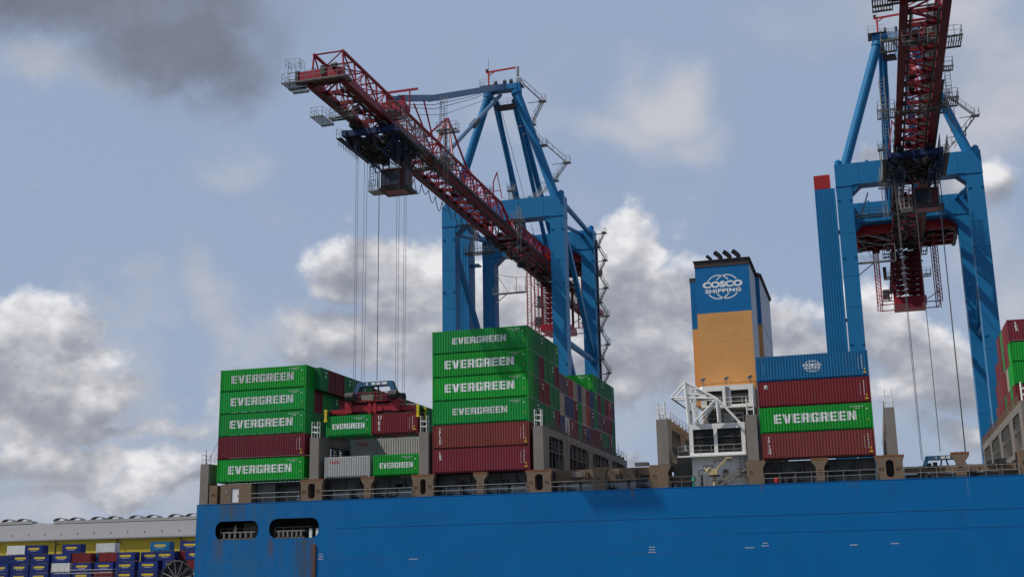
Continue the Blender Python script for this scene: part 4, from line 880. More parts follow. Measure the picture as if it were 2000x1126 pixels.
for x in (-2.45, 2.35):
    for y in (90, 96): cc.box(x-.22, x+.22, y-.2, y+.2, 36.31, 45.0)
cc.build('rear_lattice', 'boom_under', rf_, kind='stuff'); platform(-4.9, -3.0, 92.0, 95, 37.0, rf_); MB().box(-4.6, -3.4, 92.5, 94, 37.02, 38.6).build('rear_gear', 'dark', rf_); MB().box(-4.2, -3.6, 92.6, 93.2, 40.8, 43.0).build('rear_gear', 'dark', rf_)
# ribbed shaft with red head, on the left
def ribbed_shaft(par, xb):
    sh = MB().box(-15.0, xb, 74.5, 78.5, ZG, 53.8).build('ribbed_shaft', 'crane_blue', par); rb = MB(); n_ = int((xb+15)/.45)
    for i in range(n_): x = -14.95+i*.45; rb.box(x, x+.17, 74.45, 74.495, ZG+1, 53.7)
    rb.build('rib', 'crane_blue', sh, kind='stuff'); MB().box(-15.0, -12.2, 74.5, 78.5, 53.81, 56.4).build('shaft_head', 'red_bright', sh); rb = MB()
    for i in range(9): x = -14.95+i*.28; rb.box(x, x+.1, 74.44, 74.495, 53.9, 56.3)
    rb.build('head_rib', 'red_bright', sh, kind='stuff')
    for z in (8, 30, 46): MB().box(xb+.01, -11.12, 75.5, 77.5, z, z+.3).build('shaft_tie', 'crane_blue', sh)
# service walkway on the landside left leg
sw = cp('service_walkway', MB().box(-8.6, -2.2, 76.4, 77.6, 40.2, 40.35), 'galv'); MB().rail([(-8.6, 76.45, 40.35), (-2.2, 76.45, 40.35), (-2.2, 77.55, 40.35), (-8.6, 77.55, 40.35)], 1.1, 1.1).build('railing', 'galv', sw)
MB().tube((-8.6, 77, 44.3), (-3.8, 77, 43.2), .06).tube((-8.6, 77, 45.2), (-5.6, 77, 40.4), .06).tube((-8.6, 77, 38.2), (-6.0, 77, 40.1), .1).tube((-4, 77, 43.3), (-2.2, 77, 43.3), .05).tube((-2.2, 77, 40.3), (-2.2, 77, 43.3), .06).tube((-4, 77, 40.3), (-4, 77, 43.3), .05).build('stay_rod', 'galv', sw)
# walkway and stair by the boom at the left front leg
platform(-8.4, -2.9, 58.5, 60.2, 43.8, crane); cp('stair_flight', MB().ladder((-7.6, 59.2, 43.8), (-6.2, 59.2, 47.6), .9, (0, 1, 0), .07, .35), 'galv')
# zigzag stairs on the landside right leg
stt = holder('stair_tower', crane); z = -11.0; i = 0
def flight(par, a, b_, w=.8, sd_=(0, 1, 0)):
    a, b_ = Vector(a), Vector(b_); mb = MB().ladder(a, b_, w, sd_, .085, .32); h = Vector((0, 0, .95)); o_ = Vector(sd_).normalized()*w/2
    for q_ in (-1, 1):
        mb.tube(a+h+o_*q_, b_+h+o_*q_, .03, 4)
        for k_ in (0, .33, .66, 1): c = a.lerp(b_, k_)+o_*q_; mb.tube(c, c+h, .025, 4)
    return mb.build('stair_flight', 'galv', par)
while z < 50:
    a, b_ = ((11.6, z), (13.1, z+2.7)) if i % 2 == 0 else ((13.1, z), (11.6, z+2.7))
    flight(stt, (a[0], 79.2, a[1]), (b_[0], 79.2, b_[1])); x = b_[0]; lw = (x-.5, x+.3) if x > 12 else (11.15, 12.1)
    MB().box(lw[0], lw[1], 78.4, 80.0, z+2.6, z+2.7).box(11.12, lw[1], 79.0, 79.15, z+2.4, z+2.55).rail([(lw[0], 78.45, z+2.7), (lw[1], 78.45, z+2.7), (lw[1], 79.95, z+2.7)], 1.0, .8, .025).build('landing', 'dark' if 0 else 'galv', stt); z += 2.7; i += 1
cp('cable_run', MB().box(11.12, 11.35, 80.0, 80.5, -8, 50), 'dark')
# stairs up the A-frame
ast = holder('mast_stair', crane)
for a, b_ in (((3.6, 74.1), (7.0, 70.4)), ((7.2, 70.2), (5.0, 66.2)), ((4.9, 65.4), (7.1, 62.0)), ((7.6, 62.0), (11.2, 58.3)), ((11.2, 58.1), (8.9, 55.2)), ((8.6, 55.0), (4.8, 51.7))):
    flight(ast, (a[0], 57.8, a[1]), (b_[0], 57.8, b_[1]), .8)
    MB().box(b_[0]-.6, b_[0]+.7, 57.2, 58.5, b_[1]-.12, b_[1]).rail([(b_[0]-.6, 57.25, b_[1]), (b_[0]+.65, 57.25, b_[1]), (b_[0]+.65, 58.45, b_[1])], 1.1, .7, .03).tube((b_[0]-2.4, 57.0, b_[1]-.4), (b_[0], 57.6, b_[1]-.15), .07).tube((b_[0]-1.4, 57.0, b_[1]-2.2), (b_[0], 57.6, b_[1]-.15), .06).build('landing', 'galv', ast)
bw = cp('beam_walkway', MB().box(-3.2, 4.9, 57.4, 58.6, 51.62, 51.72), 'grating'); MB().rail([(-3.2, 57.45, 51.72), (4.9, 57.45, 51.72)], 1.1, 1.0).rail([(-3.2, 58.55, 51.72), (4.9, 58.55, 51.72)], 1.1, 1.0).build('railing', 'galv', bw)
for x in (-3.4, .9): 
    g = cp('access_cage', MB().ladder((x, 57.6, 51.7), (x, 57.6, 55.2), .9, (1, 0, 0), .05, .4).ladder((x, 58.4, 51.7), (x, 58.4, 55.2), .9, (1, 0, 0), .05, .4).box(x-.7, x+.7, 57.3, 58.7, 54.2, 54.3), 'galv'); MB().rail([(x-.65, 57.35, 54.3), (x+.65, 57.35, 54.3), (x+.65, 58.65, 54.3), (x-.65, 58.65, 54.3)], 1.2, .6, closed=True).build('railing', 'galv', g)
# second crane: same machine, further along the ship
crane2 = copy_tree(crane); crane2.location = (CX2, 56, -12); OFF[crane2.name] = (0, 56, -12)
ribbed_shaft(crane, -12.8); ribbed_shaft(crane2, -11.5); machinery_house(crane, -2.4, 8.0, False); machinery_house(crane2, -8.6, 8.8, True)
crane2['label'] = 'blue gantry crane on the right, its red boom seen almost from straight below'

# ================================================================== TROLLEYS, ROPES, SPREADERS
def trolley(cx, y, label, ztop_rope, spread_y, ropes):
    t_ = thing('crane_trolley', label, 'trolley', (cx, y, 44), 'trolleys under the booms')
    def tp(nm, mb, mt='navy'): return mb.build(nm, mt, t_)
    tp('frame', MB().box(cx-3.7, cx-3.1, y-4.6, y+5.2, 43.3, 44.1).box(cx+3.1, cx+3.7, y-4.6, y+5.2, 43.3, 44.1).box(cx-3.09, cx+3.09, y-4.4, y-3.8, 43.3, 44.1).box(cx-3.09, cx+3.09, y-1.4, y-.6, 43.3, 44.1).box(cx-3.09, cx+3.09, y+2.8, y+3.6, 43.3, 44.1).box(cx-3.09, cx+3.09, y+4.5, y+5.1, 43.3, 44.1))
    dk = MB(); rn_ = random.Random(5)
    for i in range(64):
        a, b_ = rn_.uniform(-3.6, 2.6), rn_.uniform(-4, 4.0); dk.box(cx+a, cx+a+rn_.uniform(.3, 1.4), y+b_, y+b_+rn_.uniform(.3, 1.5), 42.0+rn_.random()*.8, 43.1+rn_.random()*.7)
    for i in range(44): dk.tube((cx+rn_.uniform(-3.2, 3.2), y+rn_.uniform(-4.2, 5), 43.2), (cx+rn_.uniform(-3, 3), y+rn_.uniform(-4, 5), 41.2), .07, 5)
    tp('machinery', dk, 'dark')['kind'] = 'stuff'
    for sx_ in (-1, 1):
        for dy in (-4.6, 5.2): tp('wheel_box', MB().box(cx+sx_*1.9-.5, cx+sx_*1.9+.5, y+dy-.7, y+dy+.7, 44.21, 44.62), 'dark')
        a, b_ = sorted((cx+sx_*3.71, cx+sx_*4.45)); pf = tp('side_platform', MB().box(a, b_, y-4.7, y+5.4, 43.0, 43.1), 'dark')
        MB().rail([(cx+sx_*4.42, y-4.65, 43.1), (cx+sx_*4.42, y+5.35, 43.1)], 1.2, 1.0).rail([(a, y-4.65, 43.1), (b_, y-4.65, 43.1)], 1.2, .6).build('railing', 'galv', pf)
        for dy in (-1.2, 2.0): tp('sheave', MB().tube((cx+sx_*2.6-.2, y+dy, 42.5), (cx+sx_*2.6+.2, y+dy, 42.5), .55, 14), 'dark')
    lat = MB()
    for i in range(7):
        yy = y-4.4+i*1.4
        for sx_ in (-1, 1): lat.tube((cx+sx_*3.9, yy, 43.0), (cx+sx_*1.6, yy+.9, 41.0), .08, 5); lat.tube((cx+sx_*1.6, yy+.9, 41.0), (cx+sx_*3.4, yy+1.9, 43.1), .07, 5)
    rz = MB().rail([(cx+4.4, y-4, 44.4), (cx+4.4, y+5, 44.4)], 1.6, .8, .045).rail([(cx+3.6, y-2, 45.0), (cx+3.6, y+7, 45.0)], 1.9, .7, .045).rail([(cx-4.4, y-4, 42.2), (cx-4.4, y+2, 42.2)], .8, .8, .045); tp('upper_railing', rz, 'galv')['kind'] = 'stuff'
    lat.tube((cx-1.6, y-5, 41.0), (cx-1.6, y+6, 41.0), .1, 5).tube((cx+1.6, y-5, 41), (cx+1.6, y+6, 41), .1, 5); tp('lower_frame', lat)
    # operator's cab, behind the load
    y0, x0 = y+1.0, cx-.6
    w_ = 3.5
    cb = tp('cab', MB().box(x0, x0+w_, y0, y0+2.6, 37.6, 38.0).box(x0, x0+w_, y0, y0+2.6, 39.9, 40.2).box(x0+2.5, x0+w_-.01, y0+.02, y0+2.58, 38.01, 39.89).box(x0+.02, x0+.14, y0+.02, y0+.14, 38.01, 39.89).box(x0+.02, x0+.14, y0+2.46, y0+2.58, 38.01, 39.89).box(x0+1.3, x0+1.4, y0+.02, y0+.12, 38.01, 39.89), 'cab_brown')
    MB().box(x0+.06, x0+2.49, y0+.06, y0+.1, 38.01, 39.89).box(x0+.06, x0+.1, y0+.11, y0+2.5, 38.01, 39.89).build('window', 'glass', cb)
    MB().box(x0-.1, x0+w_+.6, y0-.3, y0+2.9, 37.3, 37.59).build('cab_floor', 'dark', cb); MB().box(x0+.5, x0+w_-.2, y0+.1, y0+2.2, 37.25, 37.295).build('floor_window', 'spreader_red', cb)
    for dx, dy in ((.2, .3), (3.3, .3), (.2, 2.3), (3.3, 2.3)): MB().tube((x0+dx, y0+dy, 40.2), (x0+dx, y0+dy, 42.6), .1, 6).build('hanger', 'navy', cb)
    bl_ = MB().box(x0-1.7, x0-.11, y0-.3, y0+1.8, 37.35, 37.45).ladder((x0-1.5, y0+.4, 37.4), (x0-1.5, y0+.4, 43.0), .55, (1, 0, 0), .04, .4).ladder((x0-1.5, y0+1.0, 38.4), (x0-1.5, y0+1.0, 43.0), .7, (1, 0, 0), .035, .8).rail([(x0-.2, y0-.25, 37.45), (x0-1.65, y0-.25, 37.45), (x0-1.65, y0+1.75, 37.45)], 1.3, .5, .035).path([(x0-.5, y0+.2, 37.5), (x0-.5, y0+.2, 40.0), (x0+.1, y0+.2, 40.0)], .08, 6)
    bl_.build('cab_access', 'galv', cb); MB().tube((x0+w_+.4, y0+.5, 37.6), (x0+w_+.4, y0+.5, 42), .07).tube((x0+w_, y0+.5, 40), (cx+3.3, y0+.5, 43), .08).build('cab_brace', 'dark', cb)
    for rx, ry in ropes: tp('hoist_rope', MB().tube((cx+rx, y+ry, 42.4), (cx+rx*.98, spread_y+ry*.9, ztop_rope), .026, 5), 'rope')
    return t_
RP = [(-2.95, -1.6), (-2.95, -1.0), (-2.7, .5), (-2.7, 1.4), (2.75, -1.5), (2.75, -.7), (2.95, .6), (2.95, 1.3)]
trolley(CX1, 1.4, 'dark trolley with red cab slung under the left boom', 10.6, 1.2, RP); trolley(CX2, 34.0, 'dark trolley with cab under the right hand boom, seen from below', 2.0, 34.0, RP)
for cx, y, z, ty in ((CX1, 1.2, 12.0, 1.4), (CX2, 34, 3.0, 34)):
    c_ = tag(MB().tube((cx-.35, ty, 43), (cx-.35, y, z), .05, 5).build('spreader_cable', 'rope'), 'single dark power cable hanging down to the '+('red spreader over the stern bay' if cx < 0 else 'blue headblock in the empty bay'), 'cable', 'spreader cables')
def spreader(cx, y, zb, label):
    t_ = thing('container_spreader', label, 'spreader', (cx, y, zb), 'container spreaders')
    def sp(nm, mb, mt='spreader_red'): return mb.build(nm, mt, t_)
    hb_ = sp('headblock', MB().prism([(cx-3.0, zb+2.3), (cx-2.45, zb+2.3), (cx-1.95, zb+3.55), (cx+1.95, zb+3.55), (cx+2.45, zb+2.3), (cx+3.0, zb+2.3), (cx+2.3, zb+4.1), (cx-2.3, zb+4.1)], y-.5, y+.5), 'head_blue')
    hl = MB()
    for i, n_ in enumerate((.2, .55, .5, .7)): hl.box(cx-1.0+i*.7-.1, cx-1.0+i*.7-.1+n_, y-.52, y-.505, zb+3.68, zb+3.98)
    hl.build('headblock_marking', 'white_mark', hb_)
    for sx_ in (-1, 1): sp('sheave_block', MB().tube((cx+sx_*2.9-.55, y-1.3, zb+2.2), (cx+sx_*2.9+.55, y-1.3, zb+2.2), .55, 12).tube((cx+sx_*2.9-.5, y+1.2, zb+2.2), (cx+sx_*2.9+.5, y+1.2, zb+2.2), .55, 12).box(cx+sx_*2.9-.6, cx+sx_*2.9+.6, y-1.2, y+1.1, zb+1.7, zb+2.5), 'dark')
    sp('main_beam', MB().box(cx-3.2, cx+3.2, y-1.0, y-.3, zb+.35, zb+1.0).box(cx-3.2, cx+3.2, y+.3, y+1.0, zb+.35, zb+1.0).box(cx-2.6, cx+2.6, y-1.05, y+1.05, zb+1.01, zb+1.15).box(cx-1.3, cx+1.3, y-1.1, y-.2, zb+.3, zb+.9))
    for sx_ in (-1, 1):
        sp('end_block', MB().prism([(cx+sx_*3.2-.45, zb+.2), (cx+sx_*3.2+.45, zb+.2), (cx+sx_*3.2+.45, zb+1.5), (cx+sx_*3.2+.2, zb+2.0), (cx+sx_*3.2-.2, zb+2.0), (cx+sx_*3.2-.45, zb+1.5)], y-1.15, y+1.15))
        a, b_ = sorted((cx+sx_*3.66, cx+sx_*5.7)); sp('telescopic_arm', MB().box(a, b_, y-.85, y-.35, zb+.3, zb+.75).box(a, b_, y+.35, y+.85, zb+.3, zb+.75)); sp('end_beam', MB().box(cx+sx_*5.9-.22, cx+sx_*5.9+.22, y-1.2, y+1.2, zb+.1, zb+.6), 'dark')
        for yy in (-1.25, 1.25):
            x = cx+sx_*6.15; sp('corner_flipper', MB().prism([(x-.22, zb-.75), (x+.22, zb-.75), (x+.12, zb-.3), (x+.14, zb+.45), (x+.2, zb+.75), (x-.2, zb+.75), (x-.14, zb+.45), (x-.12, zb-.3)], y+yy-.2, y+yy+.2), 'yellow')
    for dx in (-.35, .35): sp('centre_lock', MB().box(cx+dx-.2, cx+dx+.2, y-1.15, y+1.1, zb+.02, zb+1.3), 'spreader_red')
    pf = sp('platform', MB().box(cx-2.4, cx+2.0, y-1.2, y+1.2, zb+1.5, zb+1.6)); MB().rail([(cx-2.4, y-1.15, zb+1.6), (cx+2.0, y-1.15, zb+1.6), (cx+2.0, y+1.15, zb+1.6), (cx-2.4, y+1.15, zb+1.6)], 1.05, .75, .045, closed=True).build('platform_railing', 'spreader_red', pf)
    MB().box(cx-1.4, cx+.2, y-1.22, y-1.16, zb+1.7, zb+2.4).build('cable_basket', 'bridge', pf); sp('motor', MB().box(cx+.5, cx+1.6, y-.6, y+.5, zb+1.16, zb+1.48).tube((cx-1.9, y-.4, zb+1.3), (cx-1.0, y-.4, zb+1.3), .15, 8), 'dark')
    sp('hanger_link', MB().beam((cx-.3, y, zb+3.5), (cx-.6, y, zb+2.2), .1, .2).beam((cx+.3, y, zb+3.5), (cx+.6, y, zb+2.2), .1, .2), 'dark'); sp('cable_tube', MB().tube((cx+3.7, y-1.0, zb+1.0), (cx+6.1, y-1.0, zb+.85), .05), 'galv')
    return t_
spreader(-8.0, 1.22, 7.72, 'red spreader with blue headblock gripping two short containers over the stern bay')
spreader(60.0, 34.0, -1.6, 'blue headblock and spreader lowered into the empty bay under the right crane')

# ================================================================== CONTAINERS ON THE SHIP
def EG(L, H, big=True):
    if L > 10: return (8.85, 1.02, 1.72, H*.36) if big else (6.9, .80, 2.6, H*.40)
    return (4.35, .66, .85, H*.36)
EGG = 'white lettered green containers'
def slide(L, big): return (8.85, 1.02, 1.6, 1.05) if big else (6.9, .80, 2.6, 1.15)
# stern stack, near row
names = [('bottom', GREEN, 1), ('second', MAR2, 0), ('third', GREEN2, 1), ('fourth', GREEN2, 1), ('top', GREEN, 1)]
for i, (w, c, eg) in enumerate(names):
    container(-29.25, 0, i*HC-.02, L40, HC, c, f'long {"green lettered" if eg else "plain plum red"} container, {w} tier of the near stack at the stern', 'stern stack near row', 'FEDRU' if i < 4 else 'FBEDRU', slide(L40, True) if eg else None, 'eg' if eg else 'm')
# stern bay, inner rows: ends seen in a receding row
t5 = [DGREEN, MAROON, MAROON, DGREEN, DGREEN, DGREEN, OLIVE, MAROON, DGREEN, MAROON, MAROON, MAROON, DGREEN, MAROON, MAROON, DGREEN, DGREEN, DGREEN, MAROON]
t4 = [MAROON, GREEN2, DGREEN, REDC, DGREEN, MAROON, DGREEN, MAROON, DGREEN, DGREEN, MAROON, DGREEN, MAROON, DGREEN, MAROON, MAROON, DGREEN, DGREEN, MAROON]
t3 = [OLIVE, DGREEN, MAROON, MAROON, DGREEN, MAROON, DGREEN, DGREEN, MAROON, DGREEN, MAROON, MAROON, DGREEN, MAROON, DGREEN, DGREEN, MAROON, DGREEN, DGREEN]
for tier, cols in ((5, t5), (4, t4), (3, t3)):
    for r_, c in enumerate(cols):
        L = L45 if tier == 5 and r_ < 7 else L40; x = -29.25-(.76 if L == L45 else 0)
        container(x, (r_+1)*P, (tier-1)*HC-.02, L, HC, c, f'{CNAME[c]} container end in the stern bay, tier {["", "", "", "three", "four", "five"][tier]}, {ORD[r_+1]} row in', 'stern bay inner rows', ('DR' if tier < 5 else 'FDRU')+('P' if (r_*7+tier*3) % 5 < 2 else ''))
# middle stack, near row: six high
mid = [('bottom', MAR2, 0, 'tex'), ('second', BRICK, 0, 'TRITON'), ('third', GREEN2, 2, None), ('fourth', GREEN, 1, None), ('fifth', GREEN, 1, None), ('top', GREEN2, 2, None)]
for i, (w, c, eg, vw) in enumerate(mid):
    lab = f'long {"green container with large white lettering" if eg == 1 else "green container with smaller white lettering" if eg else "plum red container" if i == 0 else "brick red container"}, {w} of the six high near stack'
    container(0, 0, i*HC, L40, HC, c, lab, 'middle stack near row', 'FEDRU' if i < 5 else 'FBEDRU', slide(L40, eg == 1) if eg else None, 'eg' if eg else 'm', vertical_word(vw, L40, HC, .85, HC-.35, .3, pitch=.33) if vw else None)
# middle bay inner rows: door ends facing right
G, M_, A, B_, N, U, Rr, O, D, Wt = GREEN2, MAROON, DGREEN, BEIGE, NAVYC, MAUVE, REDC, ORNG, OLIVE, WHITEC
g1 = {6: [A, A, A, A, D], 5: [A, M_, A, A, M_], 4: [A, M_, M_, A, DGREEN], 3: [A, A, A, A, M_], 2: [M_, A, M_, U, M_], 1: [M_, M_, U, M_, A]}
g2 = {5: [U, U, Rr, B_, N, B_, Rr, N], 4: [B_, N, N, M_, G, B_, O, U], 3: [N, Wt, M_, M_, A, M_, N, M_], 2: [M_, U, N, M_, U, M_, A, M_], 1: [U, M_, M_, N, M_, U, M_, M_]}
g3 = {6: [A, A, A, A, A, D], 5: [A, M_, A, M_, Rr, U], 4: [A, U, M_, M_, M_, A], 3: [M_, M_, D, A, M_, A], 2: [A, M_, U, M_, A, M_], 1: [M_, U, M_, A, M_, U]}
h2 = [2.591, 2.896, 2.896, 2.896, 2.591]; h3 = [2.896, 2.896, 2.896, 2.591, 2.896, 2.591]
for gi, (gd, r0, hs2) in enumerate(((g1, 1, [HC]*6), (g2, 6, h2), (g3, 14, h3))):
    for tier, cols in gd.items():
        z = sum(hs2[:tier-1])
        for j, c in enumerate(cols):
            r_ = r0+j; fl = 'D'+('P' if (r_*5+tier*3) % 7 < 2 else '')+('R' if tier == len(hs2) else '')+('F' if (j == 0 and gi == 2) or tier == len(hs2) else '')
            if gi == 2 and tier == 6 and j == 0: c = GREEN
            container(0, r_*P, z, L40, hs2[tier-1], c, f'{CNAME[c]} container end in the middle bay, {ORD[tier-1]} tier, {ORD[r_]} row in', 'middle bay inner rows', fl, style='eg' if gi == 2 and tier == 6 and j == 0 else None)
# stern-middle bay: short boxes on deck, grey box inboard, pair on the spreader
def oocl(x0, z0, s):
    def f(par):
        P_, F_ = font_mesh_c('OOCL', s, .03); L_ = L20 if x0 < 2 and s < .45 else L40
        add_let(par, lettering(('oocl', L_, s), lambda: drape(P_, F_, profile(L_), x0, z0)), 'oocl_red')
    return f
container(-14.25, 0, 0, L20, ST, GREYC, 'short pale grey container with red letters standing on the deck posts', 'short containers on deck', 'FBEDRU', None, None, oocl(.7, 1.75, .36))
container(-7.72, 0, 0, L20, ST, GREEN, 'short green lettered container on deck beside the pale grey one', 'short containers on deck', 'FBEDRU', EG(L20, ST), 'eg')
container(-14.2, 3*P, 2.62, L40, HC, GREYC, 'long grey container with red letters, inboard behind the short deck containers', 'stern middle bay', 'FBEDRU', None, None, oocl(.9, 2.0, .46))
container(-14.2, 3*P, 0, L40, ST, MAUVE, 'brown container under the long grey one, inboard', 'stern middle bay', 'FBEDR')
for r_ in (6, 7, 8): container(-14.2, r_*P, 0, L40, HC, (MAROON, DGREEN, MAUVE)[r_-6], f'{("maroon", "dark green", "mauve brown")[r_-6]} container low in the stern middle bay, {ORD[r_]} row in', 'stern middle bay', 'FBEDR')
container(-14.12, 0, 5.08, L20, ST, GREEN2, 'short green lettered container hanging from the red spreader', 'containers on the spreader', 'FBEDRU', EG(L20, ST), 'eg')
container(-7.98, 0, 5.05, L20, ST, MAROON, 'short maroon container hanging from the red spreader', 'containers on the spreader', 'FBEDRU', None, 'm', vertical_word('UES', L20, ST, .85, ST-.22, .5, pitch=.68))
# right stack beside the funnel
def cosco(par): emblem(par, 6.15, HC*.5+.02, .42, 0, profile(L40))
def patch(par): add_let(par, MB().box(.75, 1.1, -.014, -.01, 2.1, 2.5).mesh('marking'), 'white_mark', 'marking'); add_let(par, MB().poly([(.82, -.017, 2.16), (1.05, -.017, 2.16), (1.05, -.017, 2.44)]).mesh('marking'), 'dark_mark', 'marking')
def faded(par): add_let(par, MB().box(2.3, 3.6, -.003, .0, 1.45, 1.7).mesh('marking'), mk_faded, 'marking')
M['faded'] = material('faded_print', (0.05, 0.10, 0.2), .6); mk_faded = 'faded'
def both(*fs_):
    def f(par):
        for g_ in fs_: g_(par)
    return f
rs = [('bottom', BRICK, None, 'm', vertical_word('TRITON', L40, HC, .75, HC-.4, .3, pitch=.32), 'brick red container with a white vertical word'), ('second', GREEN, slide(L40, True), 'eg', None, 'green container with large white lettering'), ('third', MAROON, None, 'm', patch, 'plain maroon container'), ('top', BLUEC, None, 'm', both(cosco, vertical_word('|||||', L40, HC, .75, HC-.7, .2, pitch=.27)), 'blue container with a white ringed emblem')]
for i, (w, c, wd, stl, ex, dsc) in enumerate(rs):
    container(39.07, 0, i*HC, L40, HC, c, f'long {dsc}, {w} of the stack beside the funnel', 'stack beside the funnel', 'FBEDRU', wd, stl, ex)
# rightmost stack, set back from the side; end walls catch the sun
rt = [ST, ST, ST, ST, HC, ST, HC]; zt_ = 0; cols = {4: [GREEN, GREEN2, BEIGE, MAROON, MAROON, MAROON, BRICK, BRICK, MAROON, BRICK], 5: [GREEN, BRICK, MAROON, OLIVE, MAROON, BRICK, MAROON, MAROON, BRICK, MAROON], 6: [MAR2, MAROON, BRICK, OLIVE, MAROON, BRICK], 3: [MAROON, GREEN2, BRICK, BRICK, OLIVE, MAROON, BRICK, MAROON, BRICK, BRICK]}
cols = {6: cols[6], 5: cols[5][:8], 4: cols[4][:9], 3: cols[3]}
for tier, hh in enumerate(rt):
    if tier in cols:
        for j, c in enumerate(cols[tier]):
            container(68.85, 26+j*P, zt_, L40, hh, c, f'{CNAME[c]} container in the right edge stack, {["fourth highest", "third highest", "second highest", "top"][tier-3]} tier, {ORD[j]} row back', 'stack at the right edge', 'FEDRU' if j == 0 else 'ER', None, None, vertical_word('tex', L40, hh, .85, hh-.3, .36, pitch=.42) if (tier == 6 and j == 0) else None)
    zt_ += hh
for j in range(4): container(68.85, 26+j*2*P, sum(rt[:2]), L40, ST, (MAROON, BRICK, OLIVE, MAROON)[j], f'{("maroon", "brick red", "olive green", "maroon")[j]} container low behind the right hand lashing bridge, {ORD[j]} from the front', 'stack at the right edge', 'FER')

# ================================================================== YARD AND WAREHOUSE BEHIND THE STERN
YY = 160.0
def yx(p): return -187.5+(p-30)*.167
YB = (0.014, 0.030, 0.155)
def logo(par):
    mb = MB(); x, z, h = 1.15, 1.25, .62
    mb.prism([(x, z+h), (x+.22, z+h), (x+.3, z+.25), (x+.55, z+h), (x+.78, z+h), (x+.35, z), (x+.15, z)], -.014, -.004)
    for i in range(6): a = x+.75+i*.5; mb.prism([(a-.12, z+.04), (a+.28, z+.04), (a+.4, z+h-.02), (a, z+h-.02)], -.014, -.004)
    me = lettering('logo', lambda: mb.mesh('logo')); add_let(par, me, 'yellow', 'logo')
    me = lettering('logo2', lambda: MB().box(1.9, 4.2, -.014, -.004, .95, 1.03).mesh('marking')); add_let(par, me, 'white_mark', 'marking')
ZY = -12.0
yard = [(3, 12, WHITEC, 0), (3, 49, YB, 1), (3, 124, YB, 1), (3, 191, WHITEC, 0), (3, 296, BLUEC, 1), (3, 352, YB, 1),
        (2, 23, YB, 1), (2, 62, YB, 1), (2, 105, YB, 1), (2, 145, MAROON, 0), (2, 197, MAROON, 0), (2, 231, YB, 1), (2, 306, YB, 1), (2, 363, YB, 1), (2, 268, YB, 1),
        (1, -18, YB, 1), (1, 22, YB, 1), (1, 62, YB, 1), (1, 105, WHITEC, 0), (1, 147, YB, 1), (1, 190, YB, 1), (1, 231, YB, 1), (1, 275, YB, 1), (1, 321, YB, 1), (1, 366, MAROON, 0),
        (2, -20, YB, 2), (2, 84, YB, 2), (2, 180, BLUEC, 2), (2, 335, MAROON, 2), (1, 2, YB, 2), (1, 84, MAROON, 2), (1, 128, YB, 2), (1, 212, YB, 2), (1, 255, BLUEC, 2), (1, 300, YB, 2), (1, 345, YB, 2),
        (0, -18, YB, 1), (0, 22, YB, 1), (0, 62, YB, 1), (0, 105, YB, 0), (0, 147, YB, 1), (0, 190, MAROON, 0), (0, 231, YB, 1), (0, 275, YB, 1), (0, 321, YB, 1), (0, 366, YB, 1)]
CNAME[YB] = 'dark blue'
seen = {}
for tier, p, c, lg in sorted(yard, key=lambda e: (e[0], e[1])):
    n_ = seen.get(tier, 0); seen[tier] = n_+1
    yo = 2.7 if p == 268 or lg == 2 else 0; lg = lg if lg < 2 else 0
    container(yx(p), YY+yo, ZY+tier*ST, L20, ST, c, f'{CNAME[c]} yard container{" with yellow logo" if lg else ""}, {["ground", "second", "third", "top"][tier]} tier, {ORD[n_]} from left', 'yard containers by the warehouse', 'FDR', None, None, logo if lg else None)
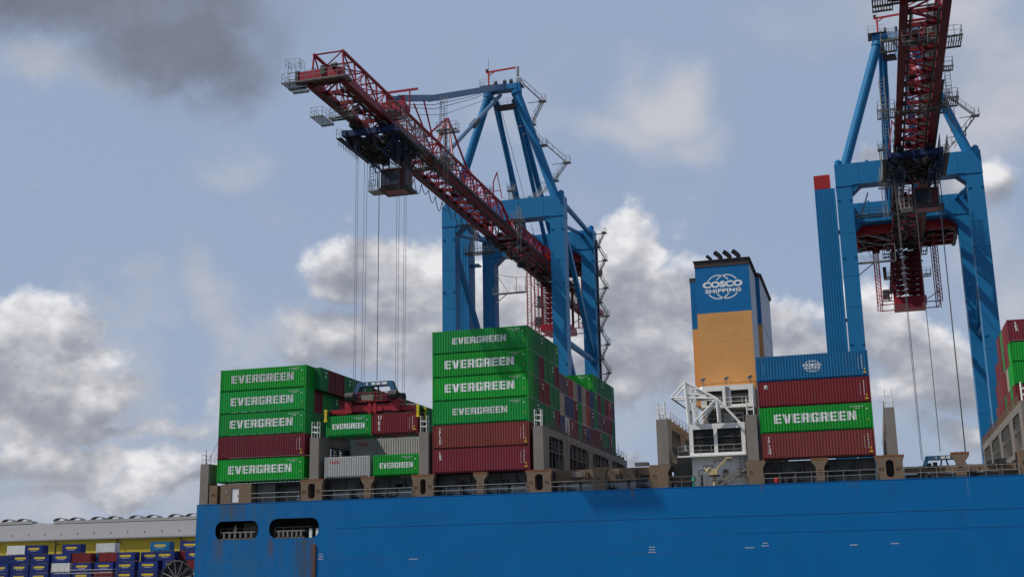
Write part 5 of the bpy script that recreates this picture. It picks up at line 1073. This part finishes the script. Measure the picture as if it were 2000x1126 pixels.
# warehouse: yellow wall in bays, grey roof with a row of curved skylights
def warehouse(x0, x1, yw, zr, yr, label):
    t_ = thing('warehouse', label, 'warehouse', (x1, yw, ZY)); n_ = round((x1-x0)/22.0); w = (x1-x0)/n_
    for i in range(n_):
        MB().box(x0+i*w+.25, x0+(i+1)*w-.25, yw, yw+.4, ZY, .75).build('wall_panel', 'wall_yellow', t_); MB().box(x0+i*w-.25, x0+i*w+.25, yw-.05, yw+.35, ZY, .75).build('wall_joint', 'dark', t_)
        MB().box(x0+i*w+1.2, x0+i*w+1.5, yw-1.2, yw-.02, -.75, -.55).box(x0+i*w+.9, x0+i*w+1.8, yw-1.7, yw-1.1, -.9, -.6).build('wall_lamp', 'dark', t_)
    MB().box(x0+.2, x1-.2, yw+.5, yr*2-yw, ZY, .7).build('core_wall', 'wall_yellow', t_)
    ov = 1.0; rf2 = MB(); rf2.poly([(x0-1, yw-ov, .8), (x1+1, yw-ov, .8), (x1+1, yr, zr), (x0-1, yr, zr)]).poly([(x0-1, yr, zr), (x1+1, yr, zr), (x1+1, 2*yr-yw+ov, .8), (x0-1, 2*yr-yw+ov, .8)]); rf2.build('roof', 'roof', t_)
    MB().box(x0-1, x1+1, yw-ov-.1, yw-ov, .45, .82).build('eaves_gutter', 'galv', t_)
    MB().poly([(x1+.9, yw, .7), (x1+.9, 2*yr-yw, .7), (x1+.9, yr, zr-.05)]).build('gable', 'wall_yellow', t_)
    rl = MB().box(x0+8, x1-2, yr-1.4, yr+1.4, zr-.25, zr+.6).build('ridge_box', 'skylight', t_)
    k_ = 0; x = x0+10
    while x < x1-4:
        pts = [(x+2.3*math.cos(R(a)), zr+.61+.95*math.sin(R(a))) for a in range(0, 181, 20)]
        mb = MB()
        for (a, za), (b_, zb) in zip(pts[:-1], pts[1:]): mb.beam((a, yr, za), (b_, yr, zb), 2.4, .16, (0, 1, 0)) if False else mb.poly([(a, yr-1.2, za), (b_, yr-1.2, zb), (b_, yr+1.2, zb), (a, yr+1.2, za)])
        mb.tube((x-2.6, yr-1.2, zr+.65), (x+2.6, yr-1.2, zr+.65), .1, 4)
        for (a, za), (b_, zb) in zip(pts[:-1], pts[1:]): mb.tube((a, yr-1.25, za), (b_, yr-1.25, zb), .16, 5)
        mb.build('skylight', 'roof', t_); x += 6.1 if k_ % 2 == 0 else 8.2; k_ += 1
    for i in range(int((x1-x0)/6)): MB().tube((x0+3+i*6, yw+3.5, 1.9), (x0+3+i*6, yw+3.5, 2.75), .14, 6).build('roof_vent', 'dark', t_)
    return t_
warehouse(-215, -105, 185, 6.7, 203, 'long yellow warehouse with grey roof behind the yard containers')
warehouse(-330, -222, 196, 7.5, 214, 'second grey roofed warehouse further left, only its roof end in view')
# moored work pontoon at the stern with a big spoked wheel and a railed walkway (their tops show at the picture's lower edge)
pn = thing('work_pontoon', 'low grey work pontoon with railed walkway off the ship stern', 'pontoon', (-56, 22, -16))
MB().prism([(-68, -16.4), (-43.5, -16.4), (-42.8, -14.5), (-68.6, -14.5)], 17, 27).build('pontoon_hull', 'coaming', pn)
MB().box(-67.5, -57.5, 19.6, 20.8, -11.4, -11.2).build('walkway', 'grating', pn)
MB().rail([(-67.5, 19.65, -11.2), (-57.5, 19.65, -11.2), (-57.5, 20.75, -11.2)], 1.0, .9, .04).build('railing', 'galv', pn)
for x in (-67, -62.5, -58): MB().box(x-.15, x+.15, 19.9, 20.3, -14.49, -11.41).build('walkway_leg', 'dark', pn)
wl_ = thing('spoked_wheel', 'large dark spoked wheel below the blue yard containers by the ship stern', 'wheel', (-46.9, 20, -14.5)); wx, wy, wz, wr = -46.9, 20.0, -11.75, 2.55
MB().tube((wx, wy+.15, wz), (wx, wy+.55, wz), wr-.08, 40).build('disc', 'black', wl_)
rm = MB(); n_ = 40
for i in range(n_): a, b_ = 2*math.pi*i/n_, 2*math.pi*(i+1)/n_; rm.tube((wx+wr*math.cos(a), wy, wz+wr*math.sin(a)), (wx+wr*math.cos(b_), wy, wz+wr*math.sin(b_)), .09, 5)
rm.build('rim', 'dark', wl_)
for i in range(12): a = 2*math.pi*(i+.3)/12; MB().tube((wx, wy, wz), (wx+wr*math.cos(a), wy, wz+wr*math.sin(a)), .05, 5).build('spoke', 'galv', wl_)
MB().tube((wx, wy-.15, wz), (wx, wy+.2, wz), .36, 14).build('hub', 'deck_brown', wl_); MB().beam((wx-1.2, wy+.9, -14.5), (wx, wy+.9, wz), .3, .3).beam((wx+1.2, wy+.9, -14.5), (wx, wy+.9, wz), .3, .3).tube((wx, wy+.5, wz), (wx, wy+1.0, wz), .2, 8).build('stand', 'dark', wl_)
